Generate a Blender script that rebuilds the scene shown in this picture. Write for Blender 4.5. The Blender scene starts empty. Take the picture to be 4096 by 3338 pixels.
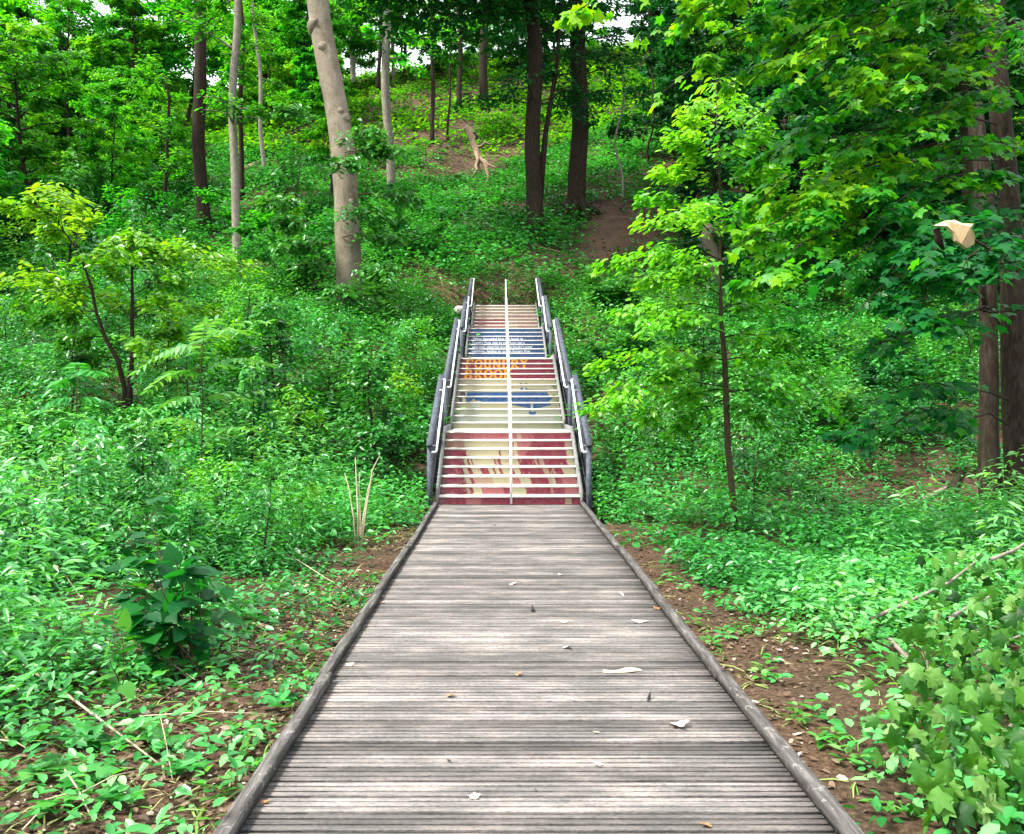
import bpy, bmesh, math, random
import numpy as np
from mathutils import Vector

# ------------------------------------------------------------------ camera, sky, sun, exposure
sc = bpy.context.scene
COL = sc.collection
F, U0, V0, EYE = 3423.0, 2005.0, 1613.0, 1.75
cam = bpy.data.cameras.new("camera"); cam_ob = bpy.data.objects.new("camera", cam); COL.objects.link(cam_ob)
cam.sensor_fit = 'HORIZONTAL'; cam.sensor_width = 36.0; cam.lens = 36.0 * F / 4096.0
cam.shift_x = (2048 - U0) / 4096.0; cam.shift_y = -(1669 - V0) / 4096.0
cam_ob.location = (0, 0, EYE); cam_ob.rotation_euler = (math.radians(90), 0, 0)
cam.clip_start = 0.05; cam.clip_end = 900
sc.camera = cam_ob

SUN_DIR = Vector((-0.55, -0.20, 0.85)).normalized()
world = bpy.data.worlds.new("World"); sc.world = world; world.use_nodes = True
wn = world.node_tree; wn.nodes.clear()
sky = wn.nodes.new("ShaderNodeTexSky"); sky.sky_type = 'NISHITA'; sky.sun_disc = False
sky.sun_elevation = math.asin(SUN_DIR.z); sky.sun_rotation = math.atan2(SUN_DIR.x, SUN_DIR.y)
sky.air_density = 1.0; sky.dust_density = 3.0; sky.ozone_density = 1.0
bg = wn.nodes.new("ShaderNodeBackground"); bg.inputs[1].default_value = 0.15
wo = wn.nodes.new("ShaderNodeOutputWorld")
cm = wn.nodes.new("ShaderNodeMix"); cm.data_type = 'RGBA'; cm.inputs[7].default_value = (6.5, 6.7, 7.0, 1)      # thin white cloud veil
cn = wn.nodes.new("ShaderNodeTexNoise"); cn.inputs['Scale'].default_value = 2.5; cn.inputs['Detail'].default_value = 5
cr = wn.nodes.new("ShaderNodeMapRange"); cr.inputs[1].default_value = .35; cr.inputs[2].default_value = .6; cr.inputs[3].default_value = .55; cr.inputs[4].default_value = 1.0
wn.links.new(cn.outputs[0], cr.inputs[0]); wn.links.new(cr.outputs[0], cm.inputs[0]); wn.links.new(sky.outputs[0], cm.inputs[6]); wn.links.new(cm.outputs[2], bg.inputs[0])
wn.links.new(bg.outputs[0], wo.inputs[0])

sun = bpy.data.lights.new("sun", 'SUN'); sun.energy = 4.0; sun.angle = math.radians(10); sun.color = (1.0, 0.95, 0.86)
sun_ob = bpy.data.objects.new("sun", sun); COL.objects.link(sun_ob)
sun_ob.rotation_euler = SUN_DIR.to_track_quat('Z', 'Y').to_euler(); sun_ob.location = (-20, -10, 40)

sc.view_settings.view_transform = 'Standard'; sc.view_settings.look = 'None'
sc.view_settings.gamma = 1.0; sc.view_settings.use_curve_mapping = False
sc.view_settings.exposure = 1.55
sc.cycles.use_denoising = True
try:
    sc.cycles.denoiser = 'OPENIMAGEDENOISE'
except Exception:
    pass
sc.cycles.max_bounces = 7; sc.cycles.diffuse_bounces = 4; sc.cycles.glossy_bounces = 2
sc.cycles.transmission_bounces = 5; sc.cycles.sample_clamp_indirect = 6.0
sc.cycles.caustics_reflective = False; sc.cycles.caustics_refractive = False

# ------------------------------------------------------------------ helpers
RS = np.random.RandomState
def rs(seed): return np.random.RandomState(seed)
def sr(r, g, b):
    f = lambda c: (c / 255 / 12.92) if c / 255 <= 0.04045 else ((c / 255 + 0.055) / 1.055) ** 2.4
    return (f(r), f(g), f(b))
def W(u, v, D):
    return np.array([(u - U0) / F * D, D, EYE - (v - V0) / F * D])

XC = 0.14                                     # centre line of the walk and stairs
def smooth(a, b, x):
    t = np.clip((x - a) / (b - a), 0, 1); return t * t * (3 - 2 * t)
def ground_h(x, y):
    x = np.asarray(x, float); y = np.asarray(y, float)
    p = np.interp(y, [-400, 13.6, 14.4, 32, 55, 84, 90, 140, 400], [-.12, -.12, -.05, 5.25, 16.8, 34.6, 35.8, 33, 20])
    side = np.clip(x + 3, -60, 60)
    p = p + smooth(30, 85, y) * (0.11 * side)
    p = p + smooth(14, 24, y) * smooth(2.0, 6.0, np.abs(x - XC)) * 0.35
    n = (np.sin(x * .45 + 1.3) * np.cos(y * .38 + .5) * .25 + np.sin(x * .17 - y * .13) * .5) * smooth(16, 40, y)
    n = n + (np.sin(x * 1.9 + .7) * np.cos(y * 1.6) + np.sin(x * .8 - y * 1.1)) * .02
    n = n + (np.sin(x * 1.1 + y * .7) * np.sin(y * .9 - x * .5)) * .14 * smooth(18, 30, y)
    corr = (1 - smooth(1.5, 3.2, np.abs(x - XC))) * smooth(13, 15, y) * (1 - smooth(31.5, 33, y))
    n = n * smooth(1.5, 4, np.abs(x - XC) + smooth(31, 36, y) * 5)
    return p + n - corr * .42
def ray_ground(u, v):
    ys = np.arange(2.0, 125, .03)
    x = (u - U0) / F * ys; z = EYE - (v - V0) / F * ys
    k = np.nonzero(z <= ground_h(x, ys))[0]
    D = ys[k[0]] if len(k) else 88.0
    X = (u - U0) / F * D
    return np.array([X, D, float(ground_h(X, D))])
def gz(x, y): return float(ground_h(x, y))

def tag(o, label=None, cat=None, group=None, kind=None):
    if label: o['label'] = label
    if cat: o['category'] = cat
    if group: o['group'] = group
    if kind: o['kind'] = kind
    return o
def empty(name, loc=(0, 0, 0)):
    o = bpy.data.objects.new(name, None); o.location = loc; o.empty_display_size = .2; COL.objects.link(o); return o
def link(name, me, mat=None, parent=None, loc=None):
    o = bpy.data.objects.new(name, me); COL.objects.link(o)
    if mat is not None and not len(me.materials): me.materials.append(mat)
    if parent is not None:
        o.parent = parent
    if loc is not None: o.location = loc
    return o
def raw_mesh(name, verts, faces, smooth_shade=False, tint=None, color=None):
    """verts (n,3); faces (m,k) uniform k; per-face tint / colour."""
    verts = np.ascontiguousarray(verts, np.float32); faces = np.ascontiguousarray(faces, np.int32)
    me = bpy.data.meshes.new(name); m, k = faces.shape
    me.vertices.add(len(verts)); me.vertices.foreach_set('co', verts.ravel())
    me.loops.add(m * k); me.loops.foreach_set('vertex_index', faces.ravel())
    me.polygons.add(m); me.polygons.foreach_set('loop_start', np.arange(0, m * k, k, dtype=np.int32))
    try: me.polygons.foreach_set('loop_total', np.full(m, k, np.int32))
    except Exception: pass
    me.update(calc_edges=True)
    if smooth_shade: me.polygons.foreach_set('use_smooth', np.ones(m, bool))
    if tint is not None:
        a = me.attributes.new('tint', 'FLOAT', 'FACE'); a.data.foreach_set('value', np.ascontiguousarray(tint, np.float32))
    if color is not None:
        a = me.attributes.new('paint', 'FLOAT_COLOR', 'FACE')
        c = np.ones((m, 4), np.float32); c[:, :3] = color; a.data.foreach_set('color', c.ravel())
    return me
class MB:
    """collects quads (boxes, tubes) into one mesh"""
    def __init__(s): s.v = []; s.f = []; s.n = 0; s.t = []
    def add(s, v, f, t=.5):
        v = np.asarray(v, float); f = np.asarray(f, int)
        s.v.append(v); s.f.append(f + s.n); s.n += len(v); s.t.append(np.full(len(f), t) if np.isscalar(t) else np.asarray(t)); return s
    def box(s, lo, hi, t=.5, jit=0, r=None):
        x0, y0, z0 = lo; x1, y1, z1 = hi
        v = np.array([[x0, y0, z0], [x1, y0, z0], [x1, y1, z0], [x0, y1, z0], [x0, y0, z1], [x1, y0, z1], [x1, y1, z1], [x0, y1, z1]], float)
        if jit: v += r.uniform(-jit, jit, v.shape)
        return s.add(v, [[0, 3, 2, 1], [4, 5, 6, 7], [0, 1, 5, 4], [1, 2, 6, 5], [2, 3, 7, 6], [3, 0, 4, 7]], t)
    def bar(s, a, b, w, h, up=(0, 0, 1), t=.5):
        a = np.asarray(a, float); b = np.asarray(b, float); d = (b - a) / np.linalg.norm(b - a)
        x = np.cross(d, up); x /= np.linalg.norm(x); z = np.cross(x, d)
        v = [p + x * sx * w / 2 + z * sz * h / 2 for p in (a, b) for sx, sz in ((-1, -1), (1, -1), (1, 1), (-1, 1))]
        return s.add(v, [[0, 1, 2, 3], [7, 6, 5, 4], [0, 4, 5, 1], [1, 5, 6, 2], [2, 6, 7, 3], [3, 7, 4, 0]], t)
    def tube(s, pts, rad, n=8, t=.5, r=None, bump=0.0, cap=True, flat=None):
        pts = np.asarray(pts, float); rad = np.broadcast_to(np.asarray(rad, float), (len(pts),))
        tan = np.gradient(pts, axis=0); tan /= np.linalg.norm(tan, axis=1)[:, None] + 1e-9
        ref = np.array([0, 0, 1.]) if abs(tan[0, 2]) < .8 else np.array([1., 0, 0])
        rings = []
        ph = r.uniform(0, 6.28, 3) if r is not None else None
        x = np.cross(ref, tan[0])
        for i in range(len(pts)):
            x = x - tan[i] * (x @ tan[i]); x /= np.linalg.norm(x); y = np.cross(tan[i], x)
            a = np.linspace(0, 2 * np.pi, n, endpoint=False); rr = np.full(n, rad[i])
            if bump and r is not None:
                rr = rr * (1 + bump * (np.sin(a * 3 + ph[0] + i * .35) * .5 + np.sin(a * 5 + ph[1] - i * .5) * .3) + bump * .7 * r.uniform(-1, 1, n))
            rings.append(pts[i] + np.outer(np.cos(a) * rr, x) + np.outer(np.sin(a) * rr, y))
        v = np.concatenate(rings); m = len(pts); f = []
        for i in range(m - 1):
            for j in range(n):
                k = (j + 1) % n; f.append([i * n + j, i * n + k, (i + 1) * n + k, (i + 1) * n + j])
        if cap and n % 2 == 0:
            for base, rev in ((0, True), ((m - 1) * n, False)):
                for j in range(1, n // 2):
                    q = [base + j - 1, base + j, base + n - 1 - j, base + n - j if j > 1 else base + n - 1]
                    if j == 1: q = [base, base + 1, base + n - 2, base + n - 1]
                    else: q = [base + j - 1, base + j, base + n - 1 - j, base + n - j]
                    f.append(q[::-1] if rev else q)
        return s.add(v, f, t)
    def build(s, name, mat, parent=None, smooth_shade=False, loc=None):
        me = raw_mesh(name, np.concatenate(s.v), np.concatenate(s.f), smooth_shade, np.concatenate(s.t))
        return link(name, me, mat, parent, loc)

# ---- leaf templates: (verts, faces) with the leaf along +Y, face up +Z
def _fan(out, c, zf):
    pts = [c] + out; v = np.array([[p[0], p[1], zf(p[0], p[1])] for p in pts]); n = len(out)
    return v, np.array([[0, 1 + i, 1 + (i + 1) % n] for i in range(n)])
def _maple(wx=1.0, zf=lambda x, y: -.30 * (x * x + max(y - .3, 0) ** 2) + .05 * abs(x)):
    out = []
    lob = [(-28, .50), (33, .66), (90, .74), (147, .66), (208, .50)]
    notch = [.34, .42, .42, .34, .28]
    for i, (a, r) in enumerate(lob):
        for da, k in ((-19, .70), (-9, .84), (0, 1.0), (9, .84), (19, .70)):
            t = math.radians(a + da); out.append((math.cos(t) * r * k, .32 + math.sin(t) * r * k))
        a2 = lob[i + 1][0] if i < 4 else 332
        t = math.radians((a + a2) / 2); out.append((math.cos(t) * notch[i], .32 + math.sin(t) * notch[i]))
    return _fan([(x * wx, y) for x, y in out], (0, .32), zf)
def _heart():
    half = [(0, .04), (.16, -.04), (.32, .04), (.40, .22), (.38, .42), (.28, .62), (.14, .82)]
    out = half + [(0, 1.0)] + [(-x, y) for x, y in half[1:][::-1]]
    return _fan(out, (0, .35), lambda x, y: .10 * abs(x) - .18 * max(y - .3, 0) ** 2)
TPL = {
    'quad': (np.array([[0, 0, 0], [.34, .5, .04], [0, 1, -.05], [-.34, .5, .04]]), np.array([[0, 1, 2, 3]])),
    'oval': (np.array([[0, 0, 0], [0, 1, -.10], [-.24, .28, .05], [-.21, .68, .02], [.24, .28, .05], [.21, .68, .02]]), np.array([[0, 1, 3, 2], [0, 4, 5, 1]])),
    'lance': (np.array([[0, 0, 0], [0, 1, -.16], [-.13, .25, .04], [-.12, .62, 0], [.13, .25, .04], [.12, .62, 0]]), np.array([[0, 1, 3, 2], [0, 4, 5, 1]])),
    'blade': (np.array([[-.02, 0, 0], [.02, 0, 0], [.024, .4, .02], [-.024, .4, .02], [.016, .75, -.08], [-.016, .75, -.08], [.002, 1, -.25], [-.002, 1, -.25]]), np.array([[0, 1, 2, 3], [3, 2, 4, 5], [5, 4, 6, 7]])),
    'maple': _maple(), 'wilt': _maple(.8, lambda x, y: -.75 * abs(x) ** 1.3 - .35 * max(y - .3, 0) ** 2 + .05 * math.sin(x * 14)), 'heart': _heart(),
}
def unit(a): return a / (np.linalg.norm(a, axis=-1, keepdims=True) + 1e-9)
class Leaves:
    def __init__(s): s.P = []; s.D = []; s.N = []; s.S = []; s.T = []
    def add(s, P, D, N, S, T):
        n = len(P); s.P.append(np.asarray(P, float)); s.D.append(np.broadcast_to(D, (n, 3))); s.N.append(np.broadcast_to(N, (n, 3)))
        s.S.append(np.broadcast_to(S, (n,))); s.T.append(np.broadcast_to(T, (n,)))
    def mesh(s, name, tpl):
        P, D, N, S, T = [np.concatenate(q) for q in (s.P, s.D, s.N, s.S, s.T)]
        y = unit(D); z = unit(N - y * np.sum(N * y, 1)[:, None]); x = np.cross(y, z)
        tv, tf = TPL[tpl]; k = len(tv)
        V = (x[:, None, :] * tv[None, :, 0, None] + y[:, None, :] * tv[None, :, 1, None] + z[:, None, :] * tv[None, :, 2, None]) * S[:, None, None] + P[:, None, :]
        Fc = (tf[None] + (np.arange(len(P)) * k)[:, None, None]).reshape(-1, tf.shape[1])
        return raw_mesh(name, V.reshape(-1, 3), Fc, False, np.repeat(T, len(tf)))
    def build(s, name, tpl, mat, parent=None): return link(name, s.mesh(name, tpl), mat, parent)
def rdir(r, n, up=0.0, spread=1.0):
    a = r.uniform(0, 2 * np.pi, n); d = np.stack([np.cos(a), np.sin(a), r.normal(up, .25, n) * spread], 1); return unit(d)
def rnorm(r, n, s=.35): return unit(np.stack([r.normal(0, s, n), r.normal(0, s, n), np.ones(n)], 1))

# ------------------------------------------------------------------ materials
def new_mat(name):
    m = bpy.data.materials.new(name); m.use_nodes = True; nt = m.node_tree; nt.nodes.clear()
    out = nt.nodes.new('ShaderNodeOutputMaterial'); return m, nt, out
def N_(nt, t, **kw):
    n = nt.nodes.new(t)
    for k, v in kw.items(): setattr(n, k, v)
    return n
def ramp(nt, fac, stops):
    r = N_(nt, 'ShaderNodeValToRGB'); e = r.color_ramp.elements
    while len(e) < len(stops): e.new(.5)
    for el, (p, c) in zip(e, stops): el.position = p; el.color = (*c, 1)
    nt.links.new(fac, r.inputs[0]); return r.outputs[0]
def noise(nt, vec, scale, detail=4, rough=.6, dist=0):
    n = N_(nt, 'ShaderNodeTexNoise'); n.inputs['Scale'].default_value = scale; n.inputs['Detail'].default_value = detail
    n.inputs['Roughness'].default_value = rough; n.inputs['Distortion'].default_value = dist
    if vec is not None: nt.links.new(vec, n.inputs['Vector'])
    return n.outputs[0]
def coords(nt, scale=(1, 1, 1), kind='Object'):
    tc = N_(nt, 'ShaderNodeTexCoord'); mp = N_(nt, 'ShaderNodeMapping'); mp.inputs['Scale'].default_value = scale
    nt.links.new(tc.outputs[kind], mp.inputs[0]); return mp.outputs[0]
def mix(nt, fac, a, b, mode='MIX'):
    m = N_(nt, 'ShaderNodeMix', data_type='RGBA', blend_type=mode)
    for i, v in ((0, fac), (6, a), (7, b)):
        if hasattr(v, 'default_value') or hasattr(v, 'links'): nt.links.new(v, m.inputs[i])
        else: m.inputs[i].default_value = v if i == 0 else (*v, 1)
    return m.outputs[2]
def princ(nt, out, col, rough=.8, spec=.3, bump=None, bstr=.3, bdist=.02, metal=0):
    p = N_(nt, 'ShaderNodeBsdfPrincipled'); p.inputs['Roughness'].default_value = rough; p.inputs['Specular IOR Level'].default_value = spec
    p.inputs['Metallic'].default_value = metal
    if hasattr(col, 'links'): nt.links.new(col, p.inputs['Base Color'])
    else: p.inputs['Base Color'].default_value = (*col, 1)
    if bump is not None:
        b = N_(nt, 'ShaderNodeBump'); b.inputs['Strength'].default_value = bstr; b.inputs['Distance'].default_value = bdist
        nt.links.new(bump, b.inputs['Height']); nt.links.new(b.outputs[0], p.inputs['Normal'])
    nt.links.new(p.outputs[0], out.inputs[0]); return p
def attr(nt, name, fac=True):
    a = N_(nt, 'ShaderNodeAttribute'); a.attribute_name = name; return a.outputs['Fac' if fac else 'Color']
def leaf_mat(name, cols, rough=.42, trans=.42, spec=.45, tcol=(1.35, 1.25, .35)):
    m, nt, out = new_mat(name)
    c = ramp(nt, attr(nt, 'tint'), [(i / (len(cols) - 1), q) for i, q in enumerate(cols)])
    oi = N_(nt, 'ShaderNodeObjectInfo'); hs = N_(nt, 'ShaderNodeHueSaturation')
    ma = N_(nt, 'ShaderNodeMapRange'); ma.inputs[3].default_value = .487; ma.inputs[4].default_value = .513
    mv = N_(nt, 'ShaderNodeMapRange'); mv.inputs[3].default_value = .8; mv.inputs[4].default_value = 1.25
    nt.links.new(oi.outputs['Random'], ma.inputs[0]); nt.links.new(oi.outputs['Random'], mv.inputs[0])
    nt.links.new(ma.outputs[0], hs.inputs['Hue']); nt.links.new(mv.outputs[0], hs.inputs['Value']); nt.links.new(c, hs.inputs['Color'])
    p = N_(nt, 'ShaderNodeBsdfPrincipled'); p.inputs['Roughness'].default_value = rough; p.inputs['Specular IOR Level'].default_value = spec
    nt.links.new(hs.outputs[0], p.inputs['Base Color'])
    t = N_(nt, 'ShaderNodeBsdfTranslucent'); tc = mix(nt, 1.0, hs.outputs[0], tcol, 'MULTIPLY'); nt.links.new(tc, t.inputs[0])
    ms = N_(nt, 'ShaderNodeMixShader'); ms.inputs[0].default_value = trans
    nt.links.new(p.outputs[0], ms.inputs[1]); nt.links.new(t.outputs[0], ms.inputs[2]); nt.links.new(ms.outputs[0], out.inputs[0])
    return m
def bark_mat(name, c0, c1, c2, sc_=5.0, moss=None, zs=.28):
    m, nt, out = new_mat(name)
    v = coords(nt, (sc_, sc_, sc_ * zs)); n1 = noise(nt, v, 2.2, 6, .65, .6)
    n2 = noise(nt, coords(nt, (1, 1, .6)), 1.3, 3, .5)
    c = ramp(nt, n1, [(.30, c0), (.52, c1), (.72, c2)])
    if moss: c = mix(nt, ramp(nt, n2, [(.5, (0, 0, 0)), (.68, (1, 1, 1))]), c, moss)
    else: c = mix(nt, ramp(nt, n2, [(.35, (0, 0, 0)), (.7, (.55, .55, .55))]), c, tuple(q * .6 for q in c1))
    princ(nt, out, c, .92, .15, n1, .6, .03); return m

M = {}
M['leaf_cover'] = leaf_mat('leaf_cover', [(.006, .060, .010), (.016, .145, .018), (.038, .26, .036), (.11, .40, .070)], .36, .36, .5)
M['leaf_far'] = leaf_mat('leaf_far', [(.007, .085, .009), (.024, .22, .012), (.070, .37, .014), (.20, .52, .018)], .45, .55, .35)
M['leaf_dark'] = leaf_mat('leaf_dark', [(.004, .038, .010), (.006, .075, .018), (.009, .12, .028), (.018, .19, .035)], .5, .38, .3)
M['leaf_lime'] = leaf_mat('leaf_lime', [(.016, .17, .008), (.045, .29, .010), (.11, .42, .014), (.24, .54, .030)], .36, .46, .5)
M['leaf_maple'] = leaf_mat('leaf_maple', [(.005, .10, .026), (.012, .18, .018), (.055, .30, .008), (.21, .46, .006)], .42, .55, .35)
M['leaf_wilt'] = leaf_mat('leaf_wilt', [(.006, .055, .008), (.022, .15, .014), (.075, .27, .035), (.22, .42, .13)], .5, .4, .3)
M['leaf_mint'] = leaf_mat('leaf_mint', [(.008, .085, .014), (.024, .19, .030), (.065, .33, .065), (.19, .48, .15)], .32, .36, .55)
M['grass'] = leaf_mat('grass', [(.03, .12, .02), (.07, .22, .03), (.14, .30, .05), (.33, .34, .14)], .5, .35, .3)
M['litter'] = leaf_mat('litter', [(.035, .020, .013), (.085, .052, .033), (.18, .13, .085), (.58, .54, .46)], .8, .1, .15, (1, .9, .7))

m, nt, out = new_mat('soil'); M['soil'] = m
v = coords(nt); n1 = noise(nt, v, 1.1, 5, .6); n2 = noise(nt, v, 26, 5, .7); n3 = noise(nt, v, 90, 3, .7)
c = ramp(nt, n2, [(.30, (.030, .017, .010)), (.5, (.070, .042, .026)), (.62, (.12, .078, .05)), (.75, (.22, .16, .11))])
c = mix(nt, ramp(nt, n3, [(.60, (0, 0, 0)), (.72, (.8, .8, .8))]), c, (.26, .19, .13))
vo = N_(nt, 'ShaderNodeTexVoronoi'); vo.inputs['Scale'].default_value = 9; nt.links.new(v, vo.inputs['Vector'])
c2 = ramp(nt, n2, [(.3, (.020, .014, .009)), (.55, (.062, .043, .028)), (.75, (.13, .095, .065))])
c = mix(nt, ramp(nt, n1, [(.45, (0, 0, 0)), (.6, (1, 1, 1))]), c, c2)
princ(nt, out, c, .95, .1, n2, .8, .04)

m, nt, out = new_mat('deck_wood'); M['deck'] = m
g = noise(nt, coords(nt, (1.6, 26, 20)), 2.0, 6, .7, .35); g2 = noise(nt, coords(nt, (1.0, 2.2, 1)), 1.6, 6, .7); g3 = noise(nt, coords(nt, (4, 70, 20)), 2.5, 5, .7)
c = ramp(nt, attr(nt, 'tint'), [(0, (.048, .045, .042)), (.5, (.098, .093, .088)), (1, (.165, .155, .147))])
c = mix(nt, 1, c, ramp(nt, g, [(.28, (.55, .55, .56)), (.5, (1, 1, 1)), (.72, (1.5, 1.45, 1.4))]), 'MULTIPLY')
c = mix(nt, ramp(nt, g2, [(.46, (0, 0, 0)), (.66, (.75, .75, .75))]), c, mix(nt, 1, c, (2.3, 2.1, 2.02), 'MULTIPLY'))
c = mix(nt, ramp(nt, g2, [(.30, (.7, .7, .7)), (.45, (0, 0, 0))]), c, mix(nt, 1, c, (.55, .56, .58), 'MULTIPLY'))
g4 = noise(nt, coords(nt, (14, 60, 20)), 3.0, 4, .75)
c = mix(nt, 1, c, ramp(nt, g4, [(.32, (.55, .55, .56)), (.5, (1, 1, 1)), (.68, (1.45, 1.42, 1.4))]), 'MULTIPLY')
c = mix(nt, ramp(nt, g3, [(.27, (.8, .8, .8)), (.36, (0, 0, 0))]), c, (.03, .028, .027))
princ(nt, out, c, .72, .3, g3, .5, .01)
m, nt, out = new_mat('curb_wood'); M['curb'] = m
v = coords(nt, (16, 1.4, 16)); g = noise(nt, v, 2.0, 6, .7, .4); g2 = noise(nt, coords(nt), 22, 4, .6)
c = ramp(nt, g, [(.28, (.022, .020, .019)), (.5, (.068, .063, .059)), (.72, (.17, .16, .15))])
c = mix(nt, ramp(nt, g2, [(.60, (0, 0, 0)), (.68, (.6, .6, .6))]), c, (.24, .23, .215))
princ(nt, out, c, .85, .2, g, .6, .015)
def wood(name, c0, c1, c2, sc_=(3, 3, 3)):
    m, nt, out = new_mat(name); g = noise(nt, coords(nt, sc_), 5, 5, .65)
    princ(nt, out, ramp(nt, g, [(.3, c0), (.5, c1), (.7, c2)]), .7, .25, g, .3, .01); return m
M['rail_wood'] = wood('rail_wood', (.030, .035, .046), (.052, .060, .080), (.09, .10, .13))
M['rail_dark'] = wood('rail_dark', (.016, .017, .02), (.026, .028, .032), (.045, .047, .052))
M['side_panel'] = wood('side_panel', (.09, .09, .09), (.14, .14, .14), (.20, .20, .195))
M['tread'] = wood('tread', (.40, .37, .32), (.54, .51, .46), (.68, .66, .61), (1.5, 8, 8))
m, nt, out = new_mat('white_metal'); M['white'] = m
princ(nt, out, (.80, .82, .84), .35, .5)
m, nt, out = new_mat('riser_paint'); M['paint'] = m
n = noise(nt, coords(nt), 14, 5, .7); c = mix(nt, ramp(nt, n, [(.35, (.5, .5, .5)), (.6, (0, 0, 0))]), attr(nt, 'paint', False), mix(nt, .5, attr(nt, 'paint', False), (.30, .25, .18)))
princ(nt, out, c, .55, .35)
m, nt, out = new_mat('white_lettering'); M['letter'] = m; princ(nt, out, (.72, .76, .82), .6, .3)
M['bark_pale'] = bark_mat('bark_pale', (.085, .068, .048), (.165, .138, .10), (.24, .205, .155), 9, None, .7)
m, nt, out = new_mat('beech_bark'); M['beech'] = m
n1 = noise(nt, coords(nt, (1.2, 1.2, .8)), 1.6, 6, .7, .4); n2 = noise(nt, coords(nt, (9, 9, 7)), 2.4, 5, .75); n3 = noise(nt, coords(nt, (3, 3, 14)), 2.0, 4, .6)
c = ramp(nt, n1, [(.28, (.085, .068, .046)), (.45, (.150, .126, .092)), (.60, (.200, .170, .126)), (.75, (.29, .262, .215))])
c = mix(nt, ramp(nt, n2, [(.34, (.85, .85, .85)), (.44, (0, 0, 0))]), c, (.045, .034, .022))
c = mix(nt, ramp(nt, n3, [(.60, (0, 0, 0)), (.72, (.6, .6, .6))]), c, (.30, .27, .22))
princ(nt, out, c, .9, .15, n2, .7, .03)
M['bark_dark'] = bark_mat('bark_dark', (.010, .007, .005), (.026, .018, .012), (.055, .040, .028), 8)
M['bark_grey'] = bark_mat('bark_grey', (.10, .085, .070), (.21, .185, .15), (.36, .33, .28), 8)
M['bark_birch'] = bark_mat('bark_birch', (.14, .12, .10), (.42, .39, .34), (.60, .57, .52), 7)
M['bark_brown'] = bark_mat('bark_brown', (.008, .006, .004), (.022, .016, .010), (.050, .037, .024), 7, (.014, .020, .006))
M['bark_sapling'] = bark_mat('bark_sapling', (.030, .022, .014), (.075, .055, .032), (.12, .09, .055), 14)
M['driftwood'] = bark_mat('driftwood', (.11, .070, .042), (.25, .18, .12), (.44, .35, .26), 8)
M['dead_stalk'] = bark_mat('dead_stalk', (.30, .24, .15), (.48, .41, .28), (.60, .53, .40), 12)
M['torn_wood'] = bark_mat('torn_wood', (.42, .30, .17), (.52, .39, .23), (.60, .47, .29), 3)
M['pink_wood'] = bark_mat('pink_wood', (.40, .22, .13), (.58, .36, .24), (.70, .50, .36), 5)
M['stone'] = bark_mat('stone', (.25, .23, .20), (.42, .39, .34), (.58, .55, .50), 3)

# ------------------------------------------------------------------ ground sheet
def lin(a, b, n): return np.linspace(a, b, n, endpoint=False)
gx = np.concatenate([lin(-220, -60, 20), lin(-60, -14, 70), lin(-14, 14, 150), lin(14, 60, 70), np.linspace(60, 220, 21)])
gy = np.concatenate([lin(-120, 0, 20), lin(0, 16, 90), lin(16, 40, 100), lin(40, 100, 120), np.linspace(100, 330, 25)])
X, Y = np.meshgrid(gx, gy); Z = ground_h(X, Y)
idx = np.arange(X.size).reshape(X.shape)
gf = np.stack([idx[:-1, :-1], idx[:-1, 1:], idx[1:, 1:], idx[1:, :-1]], -1).reshape(-1, 4)
tag(link('ground', raw_mesh('ground', np.stack([X, Y, Z], -1).reshape(-1, 3), gf, True), M['soil']), kind='structure')

# ------------------------------------------------------------------ boardwalk
DECK_W, DECK_END = 2.44, 14.70
bw = empty('boardwalk', (XC, 8, 0)); tag(bw, 'long weathered grey plank boardwalk leading to the painted stairs', 'boardwalk')
r = rs(4); d = MB(); y = -2.0; k = 0; plank_t = .5
while y < DECK_END - .02:
    if k % 3 == 0: plank_t = r.uniform(.12, .9); dz0 = r.uniform(-.003, .003)
    gap = r.uniform(.018, .024) if k % 3 == 2 else r.uniform(.011, .016)
    w = .051 - gap + (r.uniform(-.002, .002))
    x0, x1 = -DECK_W / 2 - .08 + r.uniform(-.015, .015), DECK_W / 2 + .08 + r.uniform(-.015, .015)
    dz = dz0 + r.uniform(-.0015, .0015)
    y1 = min(y + w, DECK_END)
    nseg = 6; xs = np.linspace(x0, x1, nseg + 1); wob = r.uniform(-.0022, .0022, (2, nseg + 1))
    vs = []
    for i in range(nseg + 1):
        e = .0015; ins = .012
        vs += [[xs[i], y - 8 + ins + wob[0, i], dz - .035], [xs[i], y - 8 + wob[0, i], dz - e], [xs[i], y - 8 + e + wob[0, i], dz], [xs[i], y1 - 8 - e + wob[1, i], dz], [xs[i], y1 - 8 + wob[1, i], dz - e], [xs[i], y1 - 8 - ins + wob[1, i], dz - .035]]
    fs = []
    for i in range(nseg):
        for j in range(5):
            a = i * 6 + j; fs.append([a, a + 6, a + 7, a + 1][::-1] if False else [a + 1, a, a + 6, a + 7])
    fs += [[0, 1, 4, 5], [1, 2, 3, 4]] + [[nseg * 6 + q for q in (5, 4, 1, 0)], [nseg * 6 + q for q in (4, 3, 2, 1)]]
    d.add(vs, fs, np.clip(plank_t + r.uniform(-.25, .25), 0, 1))
    y += .051; k += 1
d.build('deck', M['deck'], bw)
b = MB()
for sx in (-1.1, -.4, .4, 1.1): b.box((sx - .04, -10, -.26), (sx + .04, DECK_END - 8 - .05, -.037), .3)
b.build('joist', M['curb'], bw)
joints = [-1.9, .63, 3.0, 5.38, 7.76, 10.12, 12.45, 14.62]
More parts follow.
